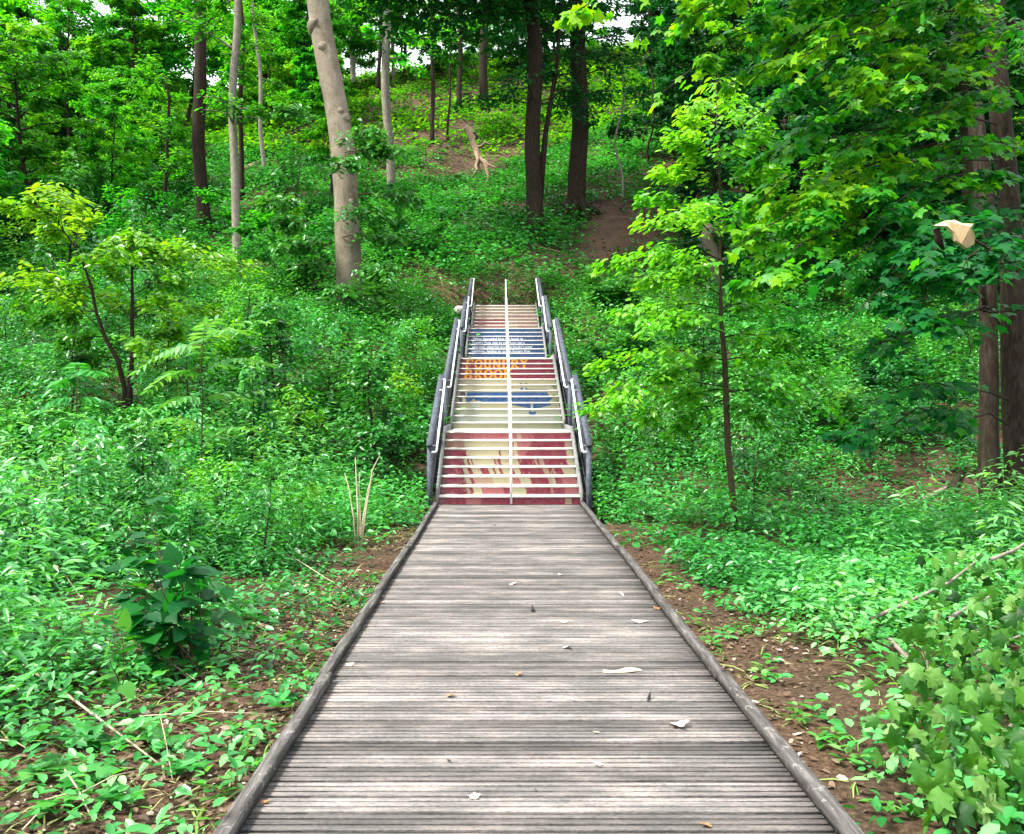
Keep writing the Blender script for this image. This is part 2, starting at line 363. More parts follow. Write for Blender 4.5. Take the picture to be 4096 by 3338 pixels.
for side in (-1, 1):
    for a, e in zip(joints[:-1], joints[1:]):
        c = MB(); n = 9; ys = np.linspace(a + .012, e - .012, n) - 8
        xo = side * (DECK_W / 2 + .030) + r.uniform(-.012, .012); yaw = r.uniform(-.004, .004); tw = r.uniform(-.006, .006)
        vs = []
        for i, yy in enumerate(ys):
            cx = xo + yaw * (yy - ys[0]) + r.normal(0, .0015); hw = .033 + r.normal(0, .001); h = .062 + tw + r.normal(0, .0015)
            for px, pz in ((-hw, .004), (-hw, h - .005), (-hw + .005, h), (hw - .005, h), (hw, h - .005), (hw, .004)): vs.append([cx + px, yy, pz])
        fs = [[i * 6 + j, i * 6 + (j + 1) % 6, (i + 1) * 6 + (j + 1) % 6, (i + 1) * 6 + j] for i in range(n - 1) for j in range(6)]
        fs += [[5, 4, 1, 0], [4, 3, 2, 1], [(n - 1) * 6 + q for q in (0, 1, 4, 5)], [(n - 1) * 6 + q for q in (1, 2, 3, 4)]]
        c.add(vs, fs, r.uniform(.3, .7)); c.build('curb_timber', M['curb'], bw)
# (curb timbers lie directly on the deck edge)

# ------------------------------------------------------------------ staircase with painted risers
FL = [  # first / last nosing distance, base z, top z, number of risers, width
    (14.75, 16.80, 0.0, 1.19, 8, 2.435), (18.70, 22.50, 1.19, 2.93, 12, 2.415),
    (25.00, 27.40, 2.93, 4.15, 8, 2.30), (29.30, 31.90, 4.15, 5.40, 8, 2.25)]
st = empty('staircase', (XC, 14.7, 0)); tag(st, 'long outdoor staircase climbing the slope with a painted mural on its risers', 'staircase')
OX, OY = XC, 14.7
CRIM, PINK, CREAM, TAN, OLIVE, PALE, BLUE, GOLD, INK = [np.array(sr(*q)) for q in ((126, 20, 54), (158, 84, 90), (172, 164, 132), (160, 132, 112), (148, 148, 118), (160, 168, 154), (0, 72, 124), (208, 146, 24), (34, 54, 78))]
SEG = {
 1: [(0, 1, CRIM), (.19, .30, PINK), (.895, .94, TAN)],
 2: [(0, .19, CRIM), (.19, .215, TAN), (.215, .24, CRIM), (.24, .30, CREAM), (.30, .46, PINK), (.46, .52, CRIM), (.52, .62, CREAM), (.62, .9, CRIM), (.80, .82, PINK), (.9, 1, PINK)],
 3: [(0, .18, CRIM), (.18, .215, CREAM), (.215, .24, CRIM), (.24, .38, TAN), (.38, .52, CREAM), (.52, .58, PINK), (.58, .66, CREAM), (.66, .79, CRIM), (.79, .82, TAN), (.82, .84, CREAM), (.84, .89, CRIM), (.89, 1, PINK)],
 4: [(0, .16, CRIM), (.10, .12, PINK), (.16, .195, CREAM), (.195, .225, CRIM), (.225, .29, CREAM), (.29, .35, CRIM), (.35, .385, CREAM), (.385, .40, CRIM), (.40, .43, CREAM), (.43, .45, CRIM), (.45, .505, CREAM), (.505, .54, CRIM), (.54, .585, CREAM), (.585, .76, CRIM), (.76, .80, TAN), (.80, .87, CRIM), (.83, .845, TAN), (.87, .905, CRIM), (.905, 1, CREAM)],
 5: [(0, .16, CRIM), (.16, .185, CREAM), (.185, .225, CRIM), (.20, .215, CREAM), (.225, .39, CREAM), (.39, .44, CRIM), (.40, .42, TAN), (.44, .50, CREAM), (.50, .53, TAN), (.53, .575, CREAM), (.575, .945, CRIM), (.70, .77, TAN), (.72, .735, CRIM), (.945, 1, CREAM)],
 6: [(0, .17, CRIM), (.17, .50, CREAM), (.425, .44, CRIM), (.50, .54, PINK), (.54, .57, CREAM), (.57, .63, PINK), (.63, .95, CRIM), (.95, 1, CREAM)],
 7: [(0, .15, TAN * .7 + CRIM * .3), (.15, .50, CREAM), (.50, .54, CRIM), (.54, .57, CREAM), (.57, .67, PINK), (.67, .945, CRIM), (.945, 1, TAN)],
 8: [(0, 1, PINK * .7 + CRIM * .3), (.565, .60, TAN), (.70, 1, CRIM * .75 + PINK * .25)],
 9: [(0, 1, OLIVE)], 10: [(0, 1, PALE)], 11: [(0, 1, PALE * .5 + OLIVE * .5)], 12: [(0, 1, OLIVE * .5 + CREAM * .5)],
 13: [(0, 1, OLIVE)], 14: [(0, 1, CREAM)], 15: [(0, 1, CREAM)], 16: [(0, 1, CREAM)],
}
def ell(u, w, cx, cy, rx, ry): return ((u - cx) / rx) ** 2 + ((w - cy) / ry) ** 2 < 1
def seg_d(u, w, x0, y0, x1, y1, t):
    dx, dy = x1 - x0, y1 - y0; q = np.clip(((u - x0) * dx + (w - y0) * dy) / (dx * dx + dy * dy), 0, 1)
    return np.hypot(u - x0 - q * dx, w - y0 - q * dy) < t
def rect(u, w, x0, x1, y0, y1): return (u >= x0) & (u <= x1) & (w >= y0) & (w <= y1)
def glyph(c, u, w):      # slab-serif capitals in a box 0..0.84 wide, 0..1 high
    S = lambda x0, x1: rect(u, w, x0, x1, 0, .11) | rect(u, w, x0, x1, .89, 1)
    if c == 'F': return rect(u, w, .10, .32, 0, 1) | rect(u, w, 0, .44, 0, .11) | rect(u, w, 0, .80, .84, 1) | rect(u, w, .68, .80, .66, 1) | rect(u, w, .10, .58, .44, .58) | rect(u, w, .50, .58, .36, .66)
    if c == 'O': return ell(u, w, .42, .5, .42, .51) & ~ell(u, w, .42, .5, .19, .36)
    if c == 'U': return (rect(u, w, .08, .30, .3, 1) | rect(u, w, .56, .74, .3, 1) | rect(u, w, 0, .38, .88, 1) | rect(u, w, .46, .84, .88, 1) | ((w < .34) & ell(u, w, .41, .33, .33, .34) & ~ell(u, w, .43, .36, .13, .20)))
    if c == 'N': return rect(u, w, .08, .24, 0, 1) | rect(u, w, .60, .76, 0, 1) | seg_d(u, w, .14, .95, .70, .05, .10) | rect(u, w, 0, .34, 0, .11) | rect(u, w, .50, .84, .89, 1) | rect(u, w, 0, .26, .89, 1)
    if c == 'D': return rect(u, w, .08, .30, 0, 1) | S(0, .4) | ((u > .28) & ell(u, w, .32, .5, .50, .5) & ~ell(u, w, .32, .5, .28, .36))
    if c == 'R': return rect(u, w, .08, .30, 0, 1) | rect(u, w, 0, .42, 0, .11) | rect(u, w, 0, .4, .89, 1) | ((u > .28) & ell(u, w, .36, .73, .40, .27) & ~ell(u, w, .36, .73, .18, .13)) | seg_d(u, w, .42, .45, .68, .06, .10) | rect(u, w, .60, .84, 0, .11)
    if c == 'B': return rect(u, w, .08, .30, 0, 1) | S(0, .4) | ((u > .28) & ((ell(u, w, .36, .74, .36, .26) & ~ell(u, w, .36, .74, .15, .12)) | (ell(u, w, .36, .27, .44, .28) & ~ell(u, w, .36, .27, .20, .14))))
    if c == 'Y': return rect(u, w, .31, .53, 0, .5) | rect(u, w, .2, .64, 0, .11) | seg_d(u, w, .16, .94, .42, .48, .10) | seg_d(u, w, .68, .94, .42, .48, .08) | rect(u, w, 0, .36, .88, 1) | rect(u, w, .50, .84, .88, 1)
    if c == 'K': return rect(u, w, .08, .30, 0, 1) | S(0, .4) | seg_d(u, w, .30, .48, .66, .92, .08) | seg_d(u, w, .38, .56, .70, .07, .11) | rect(u, w, .52, .84, .89, 1) | rect(u, w, .56, .84, 0, .11)
def word(txt, u, x0, x1, w):
    n = len(txt); q = (u - x0) / (x1 - x0) * n; m = np.zeros(u.shape, bool)
    for i, c in enumerate(txt): m |= (q >= i) & (q < i + 1) & glyph(c, np.clip(q - i - .06, -1, 1) * .9, w)
    return m
def blotch(r, u, w, n, sx, sz):
    m = np.zeros(u.shape)
    for _ in range(n): m += r.uniform(.3, 1) * np.exp(-((u - r.uniform(0, 1)) / r.uniform(.3, 1) / sx) ** 2 - ((w - r.uniform(0, 1)) / sz) ** 2)
    return np.clip(m, 0, 1)
def riser_color(k, u, w, r):
    c = np.zeros(u.shape + (3,)); wob = .003 * np.sin(w * 5 + k) + .012 * (w - .5)
    if k <= 16:
        for x0, x1, q in SEG[k]:
            mm = (u + wob >= x0) & (u + wob <= x1); c[mm] = q
        if k <= 8:       # loose figures: dabs of cream over red and red over cream
            b = blotch(r, u, w, 16, .012, .4); sel = (b > .62) & (u > .12) & (u < .92) & (k in (2, 3, 4, 5)); c[sel] = c[sel] * .6 + CREAM * .4
            b = blotch(r, u, w, 14, .007, .4); sel = (b > .62) & (u > .2) & (u < .5) & (k in (4, 5)); c[sel] = c[sel] * .3 + CRIM * .7
            if k in (6, 7): sel = seg_d(u * 16, w, (.66 - .03 * (8 - k)) * 16, 0, (.66 - .03 * (8 - k)) * 16 + .7, 1, .22); c[sel] = PINK
        else:
            b = blotch(r, u, w, 22, .05, .6)[..., None]; c = c * (1 - .45 * b) + c * b * .45 * np.array([.80, .82, .78])
        if k == 16:
            for x in (.645, .695): c[ell(u, w, x, 0, .016, .35)] = INK
        if k == 15:
            c[rect(u, w, .635, .70, 0, .62)] = BLUE; c[rect(u, w, .66, .685, 0, .7)] = PALE; c[rect(u, w, .70, .92, 0, .16)] = INK
            c[ell(u, w, .94, .3, .03, .5) & ~ell(u, w, .94, .3, .02, .3)] = PALE
        if k == 14:
            c[rect(u, w, .10, .92 - .0, 0, .75) & (u < .92 - (1 - w) * 0)] = BLUE * 1.1; c[ell(u, w, .06, .3, .03, .6)] = INK; c[(u > .88) & seg_d(u * 16, w, 14.4, 1, 14.9, 0, .13)] = CREAM
        if k == 13:
            c[rect(u, w, .10, .95, 0, 1) & (u < .90 + w * .05)] = BLUE; c[ell(u, w, .055, .5, .03, .6)] = INK; c[ell(u, w, .075, .5, .012, .55)] = CREAM
            c[ell(u, w, .19, .1, .055, .22) | rect(u, w, .165, .185, 0, .65)] = CREAM
        if k == 12:
            c[(u > .54) & (u < .92) & (w > .75 - np.minimum((u - .54) * 4.5, (.925 - u) * 6))] = BLUE
            c[rect(u, w, .725, .745, 0, 1)] = PALE; c[ell(u, w, .20, .7, .04, .7)] = PALE * 1.1
        if k == 11:
            c[ell(u, w, .735, .45, .036, .42)] = BLUE; c[ell(u, w, .735, .9, .02, .35)] = PALE
    elif k <= 20:
        c[:] = CRIM * (1.0 if k % 2 else .92)
        hi = .5 + w * .5 if k in (18, 20) else w * .5
        mm = word('FOUNDRY', u, .045, .735, hi) if k >= 19 else word('BROOK', u, .045, .56, hi)
        c[mm] = GOLD
    elif k <= 28:
        c[:] = BLUE; c *= (.92 + .16 * r.uniform(0, 1))
    else:
        base = CREAM * .55 + TAN * .45; c[:] = base
        b = blotch(r, u, w, 18, .10, .5)[..., None] * .6; c = c * (1 - b) + b * PINK
        if k in (31, 32):
            mm = (np.abs(w - .45) < .32 - .2 * u) & (u < .52); c[mm] = CRIM * .8 + PINK * .2
        if k >= 34: c = c * .5 + CREAM * .5
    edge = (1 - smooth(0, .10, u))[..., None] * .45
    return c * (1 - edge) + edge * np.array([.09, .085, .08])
TXT = {26: 'Water descended from this brook to', 25: "Foundry Pond, then by pipe flume into a", 24: "giant water wheel that drove the foundry's power", 23: 'machines, feeding air to hot furnace fires', 21: 'In the 19th century, Waterwheels and Power'}
def text_mesh(txt, width, height):
    cu = bpy.data.curves.new('letters', 'FONT'); cu.body = txt; cu.size = 1; cu.offset = .012
    ob = bpy.data.objects.new('letters', cu); COL.objects.link(ob)
    dg = bpy.context.evaluated_depsgraph_get(); me = bpy.data.meshes.new_from_object(ob.evaluated_get(dg))
    bpy.data.objects.remove(ob)
    co = np.empty(len(me.vertices) * 3, np.float32); me.vertices.foreach_get('co', co); co = co.reshape(-1, 3)
    x, z = co[:, 0], co[:, 1]; s = width / (x.max() - x.min()); h = height / (z.max() - z.min())
    co = np.stack([(x - x.min()) * s, np.zeros(len(x)), (z - z.min()) * h], 1)
    me.vertices.foreach_set('co', np.ascontiguousarray(co, np.float32).ravel()); me.update(); me.name = 'lettering'; return me
kk = 0; NOS = []
for fi, (d0, d1, z0, z1, n, w) in enumerate(FL):
    rise = (z1 - z0) / n
    for i in range(n):
        kk += 1; yf = d0 + (d1 - d0) * i / (n - 1); zt = z0 + rise * (i + 1); zb = zt - rise
        last = i == n - 1; nxt = FL[fi + 1][0] if last and fi < 3 else yf + (d1 - d0) / (n - 1) + .03 + (.5 if last else 0)
        t = MB(); hw = w / 2 + (.06 if last and fi < 3 else 0)
        e = .012
        t.add([[-hw, yf - OY, zt - .032], [-hw, yf - OY, zt - e], [-hw, yf - OY + e, zt], [-hw, nxt - OY + .02, zt], [-hw, nxt - OY + .02, zt - .032],
               [hw, yf - OY, zt - .032], [hw, yf - OY, zt - e], [hw, yf - OY + e, zt], [hw, nxt - OY + .02, zt], [hw, nxt - OY + .02, zt - .032]],
              [[0, 5, 6, 1], [1, 6, 7, 2], [2, 7, 8, 3], [3, 8, 9, 4], [4, 9, 5, 0], [0, 1, 3, 4], [9, 8, 6, 5], [1, 2, 3, 3] if False else [1, 2, 3, 4]][:7])
        t.build('tread', M['tread'], st)
        nx, nz = (420, 20) if 17 <= kk <= 20 else (220, 10)
        us = np.linspace(0, 1, nx + 1); ws = np.linspace(0, 1, nz + 1); hgt = rise - .032
        uu, ww = np.meshgrid((us[:-1] + us[1:]) / 2, (ws[:-1] + ws[1:]) / 2)
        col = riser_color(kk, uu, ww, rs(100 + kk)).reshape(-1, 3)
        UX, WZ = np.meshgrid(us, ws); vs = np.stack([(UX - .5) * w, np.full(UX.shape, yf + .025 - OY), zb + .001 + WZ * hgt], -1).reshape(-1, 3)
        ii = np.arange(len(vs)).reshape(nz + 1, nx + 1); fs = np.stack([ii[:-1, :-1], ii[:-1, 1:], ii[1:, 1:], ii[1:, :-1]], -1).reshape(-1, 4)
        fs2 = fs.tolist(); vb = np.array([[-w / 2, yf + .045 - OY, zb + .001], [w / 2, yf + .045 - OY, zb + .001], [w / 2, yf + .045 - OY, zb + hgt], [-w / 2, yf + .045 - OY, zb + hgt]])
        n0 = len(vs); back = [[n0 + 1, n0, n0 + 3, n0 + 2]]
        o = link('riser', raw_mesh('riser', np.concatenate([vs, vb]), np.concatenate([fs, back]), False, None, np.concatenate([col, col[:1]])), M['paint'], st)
        if 17 == kk: o['label'] = 'crimson riser with the lower half of the gold word BROOK'
        if 18 == kk: o['label'] = 'crimson riser with the upper half of the gold word BROOK'
        if 19 == kk: o['label'] = 'crimson riser with the lower half of the gold word FOUNDRY'
        if 20 == kk: o['label'] = 'crimson riser with the upper half of the gold word FOUNDRY'
        if kk in TXT:
            L = link('lettering', text_mesh(TXT[kk], w * {26: .68, 25: .70, 24: .80, 23: .76, 21: .68}[kk], hgt * .80), M['letter'], o)
            L.location = (-w / 2 + w * .055, yf + .021 - OY, zb + hgt * .12); o['label'] = 'blue riser with a line of small white writing'
for fi, (d0, d1, z0, z1, n, w) in enumerate(FL):
    y0, y1 = d0 - .02, (FL[fi + 1][0] if fi < 3 else d1 + .5); slope = (z1 - z0) / (d1 - d0)
    for s in (-1, 1):
        # stringer / side skirt under and beside the steps
        x = s * (w / 2 + .03); q = MB(); yy = [y0 - OY, d1 - OY, y1 - OY]
        lo = [z0 - .15, z1 - .5, z1 - .5]; hi = [z0 + .22, z1 + .10, z1 + .10] if True else None
        for a in range(2):
            q.add([[x - .025, yy[a], lo[a]], [x + .025, yy[a], lo[a]], [x + .025, yy[a + 1], lo[a + 1]], [x - .025, yy[a + 1], lo[a + 1]],
                   [x - .025, yy[a], hi[a]], [x + .025, yy[a], hi[a]], [x + .025, yy[a + 1], hi[a + 1]], [x - .025, yy[a + 1], hi[a + 1]]],
                  [[0, 3, 2, 1], [4, 5, 6, 7], [0, 1, 5, 4], [1, 2, 6, 5], [2, 3, 7, 6], [3, 0, 4, 7]])
        q.build('side_panel', M['side_panel'], st)
        # guard rail: posts, sloping cap, bottom rail, mesh infill
        gr = empty('guard_rail', (0, 0, 0)); gr.parent = st
        xr = s * (w / 2 + .15)
        ya, yb = d0 - .10, d1 + .75; za, zb_ = z0 + 1.02, z1 + 1.12
        MB().bar((xr, ya - OY - .03, za), (xr, yb - OY, zb_), .105, .045).build('top_rail', M['rail_wood'], gr)
        for f in (0.0, .5, 1.0):
            yp = ya + (yb - ya) * f; zp = za + (zb_ - za) * f; gl = gz(XC + xr, yp) - .1
            MB().box((xr - .045, yp - OY - .055 + .06, min(gl, zp - 1.2)), (xr + .045, yp - OY + .055 + .06, zp - .012)).build('post', M['rail_wood'], gr)
        MB().bar((xr, ya - OY + .1, za - .16), (xr, yb - OY, zb_ - .16), .04, .10).build('upper_rail', M['rail_dark'], gr)
        MB().bar((xr, ya - OY + .1, za - .92), (xr, yb - OY, zb_ - .95), .04, .09).build('bottom_rail', M['rail_dark'], gr)
        q = MB(); nv = int((yb - ya) / .11)
        for i in range(1, nv):
            yp = ya + .1 + (yb - ya - .1) * i / nv; zl = za + (zb_ - za) * (yp - ya) / (yb - ya)
            q.bar((xr, yp - OY, zl - .92), (xr, yp - OY, zl - .18), .014, .014, (0, 1, 0))
        for j in range(1, 6):
            q.bar((xr + .012, ya - OY + .1, za - .92 + j * .13), (xr + .012, yb - OY, zb_ - .94 + j * .13), .008, .008)
        q.build('wire_infill', M['rail_dark'], gr)
        # white handrail on brackets, turned out to the post at its lower end
        xh = s * (w / 2 + .035); hz0, hz1 = z0 + .93, z1 + .93 + slope * .15
        yh0, yh1 = d0 - .06, d1 + .15
        p = [(xr - s * .03, yh0 - OY - .02, hz0 - .02), (xh + s * .02, yh0 - OY - .02, hz0 - .02), (xh, yh0 - OY, hz0)] + [(xh, yh0 + (yh1 - yh0) * t - OY, hz0 + (hz1 - hz0) * t) for t in (.1, .4, .7, 1)] + [(xh + s * .03, yh1 - OY + .05, hz1 + .01)]
        h = MB().tube(p, .020, 8).build('handrail', M['white'], st, True)
        for f in (.12, .5, .9):
            yp = yh0 + (yh1 - yh0) * f; zp = hz0 + (hz1 - hz0) * f
            MB().tube([(xh, yp - OY, zp - .02), (xh + s * .02, yp - OY, zp - .07), (xr - s * .02, yp - OY, zp - .08)], .009, 6).build('bracket', M['white'], h)
    # centre handrail
    hz0, hz1 = z0 + .90, z1 + .90 + slope * .15; yh0, yh1 = d0 - .08, d1 + .18
    h = MB().tube([(0.03, yh0 - OY, z0 + .02), (0.03, yh0 - OY, hz0 - .06), (.03, yh0 - OY + .03, hz0 - .005), (.03, yh0 - OY + .1, hz0 + slope * .08)] + [(.03, yh0 + (yh1 - yh0) * t - OY, hz0 + (hz1 - hz0) * t + slope * .02) for t in (.3, .6, 1)], .022, 10).build('centre_handrail', M['white'], st, True)
    for f in (.5, .97):
        yp = yh0 + (yh1 - yh0) * f; zp = hz0 + (hz1 - hz0) * f; zs = z0 + (z1 - z0) * f
        MB().tube([(.03, yp - OY, zs + .02), (.03, yp - OY, zp)], .024, 8).build('upright', M['white'], h)

# ------------------------------------------------------------------ trees
def path(a, b, n, r, wob=.0, bow=(0, 0, 0)):
    a = np.asarray(a, float); b = np.asarray(b, float); t = np.linspace(0, 1, n)[:, None]
    p = a + (b - a) * t + np.asarray(bow) * (4 * t * (1 - t))
    w = np.zeros((n, 3))
    if wob:
        ph = r.uniform(0, 6.28, 4)
        w[:, 0] = np.sin(t[:, 0] * 7 + ph[0]) + .5 * np.sin(t[:, 0] * 15 + ph[1]); w[:, 1] = np.sin(t[:, 0] * 6 + ph[2])
        w *= wob * np.minimum(1, t * 4)
    return p + w
def spray(L, wd, r, a, b, sag, nleaf, spread, size, tint, rad=.012, droop=.25, nj=.4, tw=6, ts=.18, zsp=.05):
    """a leafy branch: sagging limb, side twigs, leaves set along them in a loose horizontal plane"""
    a = np.asarray(a, float); b = np.asarray(b, float); Lg = np.linalg.norm(b - a)
    t = np.linspace(0, 1, 8)[:, None]; p = a + (b - a) * t + np.array([0, 0, 1.]) * sag * (4 * t * (1 - t)) * Lg
    p[1:-1] += r.normal(0, .02 * Lg * .5, (6, 3))
    wd.tube(p, np.linspace(rad, rad * .3, 8), 5, .5, cap=False)
    fwd = (b - a) / Lg; lat = np.cross(fwd, [0, 0, 1.]); lat /= np.linalg.norm(lat) + 1e-9
    tws = []
    for i in range(tw):
        s = r.uniform(.2, .98); k = s * 7; i0 = min(int(k), 6); o = p[i0] + (p[i0 + 1] - p[i0]) * (k - i0)
        l = spread * r.uniform(.5, 1.1) * (1.15 - .6 * s); sd = r.choice([-1, 1])
        e = o + (lat * sd * r.uniform(.6, 1) + fwd * r.uniform(.35, .9)) * l + np.array([0, 0, r.normal(-.10, .1) * l])
        wd.tube([o, (o + e) / 2 + [0, 0, .04 * l], e], [rad * .45, rad * .3, rad * .15], 4, .5, cap=False); tws.append((o, e))
    tws.append((p[3], p[7])); tws.append((p[1], p[5]))
    n = nleaf; which = r.randint(0, len(tws), n); s = r.uniform(.1, 1.05, n)[:, None]
    A = np.array([q[0] for q in tws])[which]; E = np.array([q[1] for q in tws])[which]
    dirn = unit(E - A); la = np.cross(dirn, [0, 0, 1.]); sg = r.choice([-1, 1], n)[:, None]
    P = A + (E - A) * s + la * sg * r.uniform(0, .35, n)[:, None] * size + np.stack([r.normal(0, size * .25, n), r.normal(0, size * .25, n), r.normal(0, zsp, n)], 1)
    D = unit(dirn * .6 + la * sg * r.uniform(.3, 1.1, n)[:, None] + np.array([0, 0, -1.]) * (droop + r.normal(0, .2, n))[:, None])
    L.add(P, D, rnorm(r, n, nj), size * r.uniform(.6, 1.2, n), np.clip(tint + r.normal(0, ts, n), 0, 1))

def understory(seed, H, R, nb, nl, size, base=.22, shape='dome'):
    """mesh data of a layered young tree: (wood mesh, crown mesh)"""
    r = rs(seed); wd = MB(); L = Leaves()
    tr = path((0, 0, -.3), (r.normal(0, .03) * H, r.normal(0, .03) * H, H * .97), 12, r, .012 * H)
    wd.tube(tr, np.linspace(.013 * H, .002 * H, 12), 8, .5, r, .08)
    for i in range(nb):
        f = base + (1 - base) * (i + r.uniform(0, 1)) / nb; k = f * 11; i0 = min(int(k), 10); o = tr[i0] + (tr[i0 + 1] - tr[i0]) * (k - i0)
        az = i * 2.4 + r.normal(0, .4)
        if shape == 'dome': l = R * (np.sin(np.pi * min(1, (.12 + .88 * (1 - (f - base) / (1 - base)) ** .7) * .62 + .1)) ** .8)
        else: l = R * (1 - (f - base) / (1 - base) * .8) * (.6 + .4 * min(1, (f - base) * 5 + .3))
        l *= r.uniform(.7, 1.1)
        e = o + np.array([np.cos(az) * l, np.sin(az) * l, l * r.uniform(-.05, .35)])
        spray(L, wd, r, o, e, .05, int(nl / nb), l * .5, size, np.clip(r.normal(.45, .2), .1, .9), .007 * H * (1 - f * .6), .3, .45, 6, .14, .10)
    me_w = raw_mesh('trunk', np.concatenate(wd.v), np.concatenate(wd.f), True, np.concatenate(wd.t))
    return me_w, L.mesh('crown', 'oval')
def shade_crown_mesh(seed, R, Hc, ncl, per, size, tpl='quad'):
    r = rs(seed); L = Leaves(); c = rdir(r, ncl, .1, 2.5) * (r.uniform(.2, 1, ncl) ** .5)[:, None] * [R, R, Hc / 2]
    for q in c:
        n = per; P = q + np.stack([r.normal(0, R * .20, n), r.normal(0, R * .20, n), r.normal(0, Hc * .05, n)], 1)
        L.add(P, rdir(r, n, -.3), rnorm(r, n, .5), size * r.uniform(.6, 1.3, n), np.clip(r.normal(.45, .22) + r.normal(0, .13, n), 0, 1))
    return L.mesh('crown', tpl)

TREE_POS = []
def trunk_tree(name, label, base, top, w0, w1, bark, seed, wob=.15, bow=(0, 0, 0), flare=1.5, knots=0, group=None, n=16, sides=14, cat='tree'):
    """a standing trunk given base / top points in metres and radii"""
    r = rs(seed); root = empty(name, tuple(base)); tag(root, label, cat, group)
    p = path((0, 0, -.5), np.asarray(top) - base, n, r, wob, bow); t = np.linspace(0, 1, n)
    rad = w0 + (w1 - w0) * t; H = np.linalg.norm(np.asarray(top) - base)
    rad = rad * (1 + (flare - 1) * np.exp(-t * H / .7))
    mb = MB().tube(p, rad, sides, .5, r, .05)
    tk = mb.build('trunk', M[bark], root, True)
    return root, tk, p, rad
def limb(parent, bark, L, r, p, k, az, l, up, nleaf, size, tint, rad, **kw):
    wd = MB()
    o = p[k]; e = o + np.array([np.cos(az) * l, np.sin(az) * l, up * l])
    spray(L, wd, r, o, e, .06, nleaf, l * .45, size, tint, rad, **kw); wd.build('limb', M[bark], parent)
def PT(u, v, D): return W(u, v, D)

def standing(name, label, ub, vb, ut, vt, wpx, wtop, bark, seed, extra=0, group=None, **kw):
    b = ray_ground(ub, vb); D = b[1]; t = W(ut, vt, D + extra); s = D / F / 2
    return trunk_tree(name, label, b, t, wpx * s, wtop * s, bark, seed, group=group, **kw)

# the big pale trunk left of the stairs
r = rs(11)
root, tk, p, rad = standing('beech_tree', 'thick pale bare-barked tree trunk leaning above the stairs on their left', 1392, 1262, 1150, -600, 104, 84, 'beech', 21, extra=1.5, wob=.10, bow=(.55, 0, 0), n=26, sides=18, flare=1.0)
base = np.array(root.location); Dt = base[1]
for (v, ang, sz) in ((465, 55, .15), (440, 25, .09), (165, -8, .13), (655, -80, .15), (300, 78, .08), (60, -84, .26), (600, -75, .09), (820, 40, .08)):
    zz = EYE - (v - V0) / F * Dt - base[2]; k = int(np.argmin(np.abs(p[:, 2] - zz))); k = min(max(k, 1), len(p) - 2)
    f = (zz - p[k - 1, 2]) / (p[k + 1, 2] - p[k - 1, 2]); c = p[k - 1] + (p[k + 1] - p[k - 1]) * f; a = math.radians(ang); o = np.array([math.sin(a), -math.cos(a), .35]); kn = MB()
    kn.tube([c + o * (rad[k] - sz * .9), c + o * (rad[k] - sz * .35), c + o * (rad[k] + sz * .04), c + o * (rad[k] + sz * .22), c + o * (rad[k] + sz * .20), c + o * (rad[k] + sz * .02)], [sz * 1.5, sz * 1.25, sz * .95, sz * .62, sz * .38, sz * .2], 12, .5, rs(int(v)), .16)
    kn.build('knot', M['beech'], root, True)
L = Leaves(); wd = MB()
for (u, v, l, az) in ((1420, 560, 1.6, -.4), (1440, 610, 1.9, .2), (1380, 700, 1.7, -1.0), (1330, 500, 1.3, -2), (1300, 820, 1.2, 3.5), (1400, 880, 2.0, -.6), (1430, 950, 1.9, .1), (1380, 1000, 1.5, 3.6), (1400, 1060, 1.3, 3.0), (1340, 900, 1.2, 3.4), (1470, 1100, 1.6, -.5), (1440, 620, 2.3, -.2), (1490, 780, 2.0, .3), (1450, 1180, 1.2, -1.6)):
    wd = MB(); o = W(u - 60, v, Dt - .2) - base; spray(L, wd, r, o, o + np.array([np.cos(az) * l, np.sin(az) * l - .6, -.1 * l]), .05, 260, .8, .24, .60, .02, .35, .4, 6, .15, .12); wd.build('limb', M['bark_sapling'], root)
L.build('foliage', 'oval', M['leaf_cover'], root)

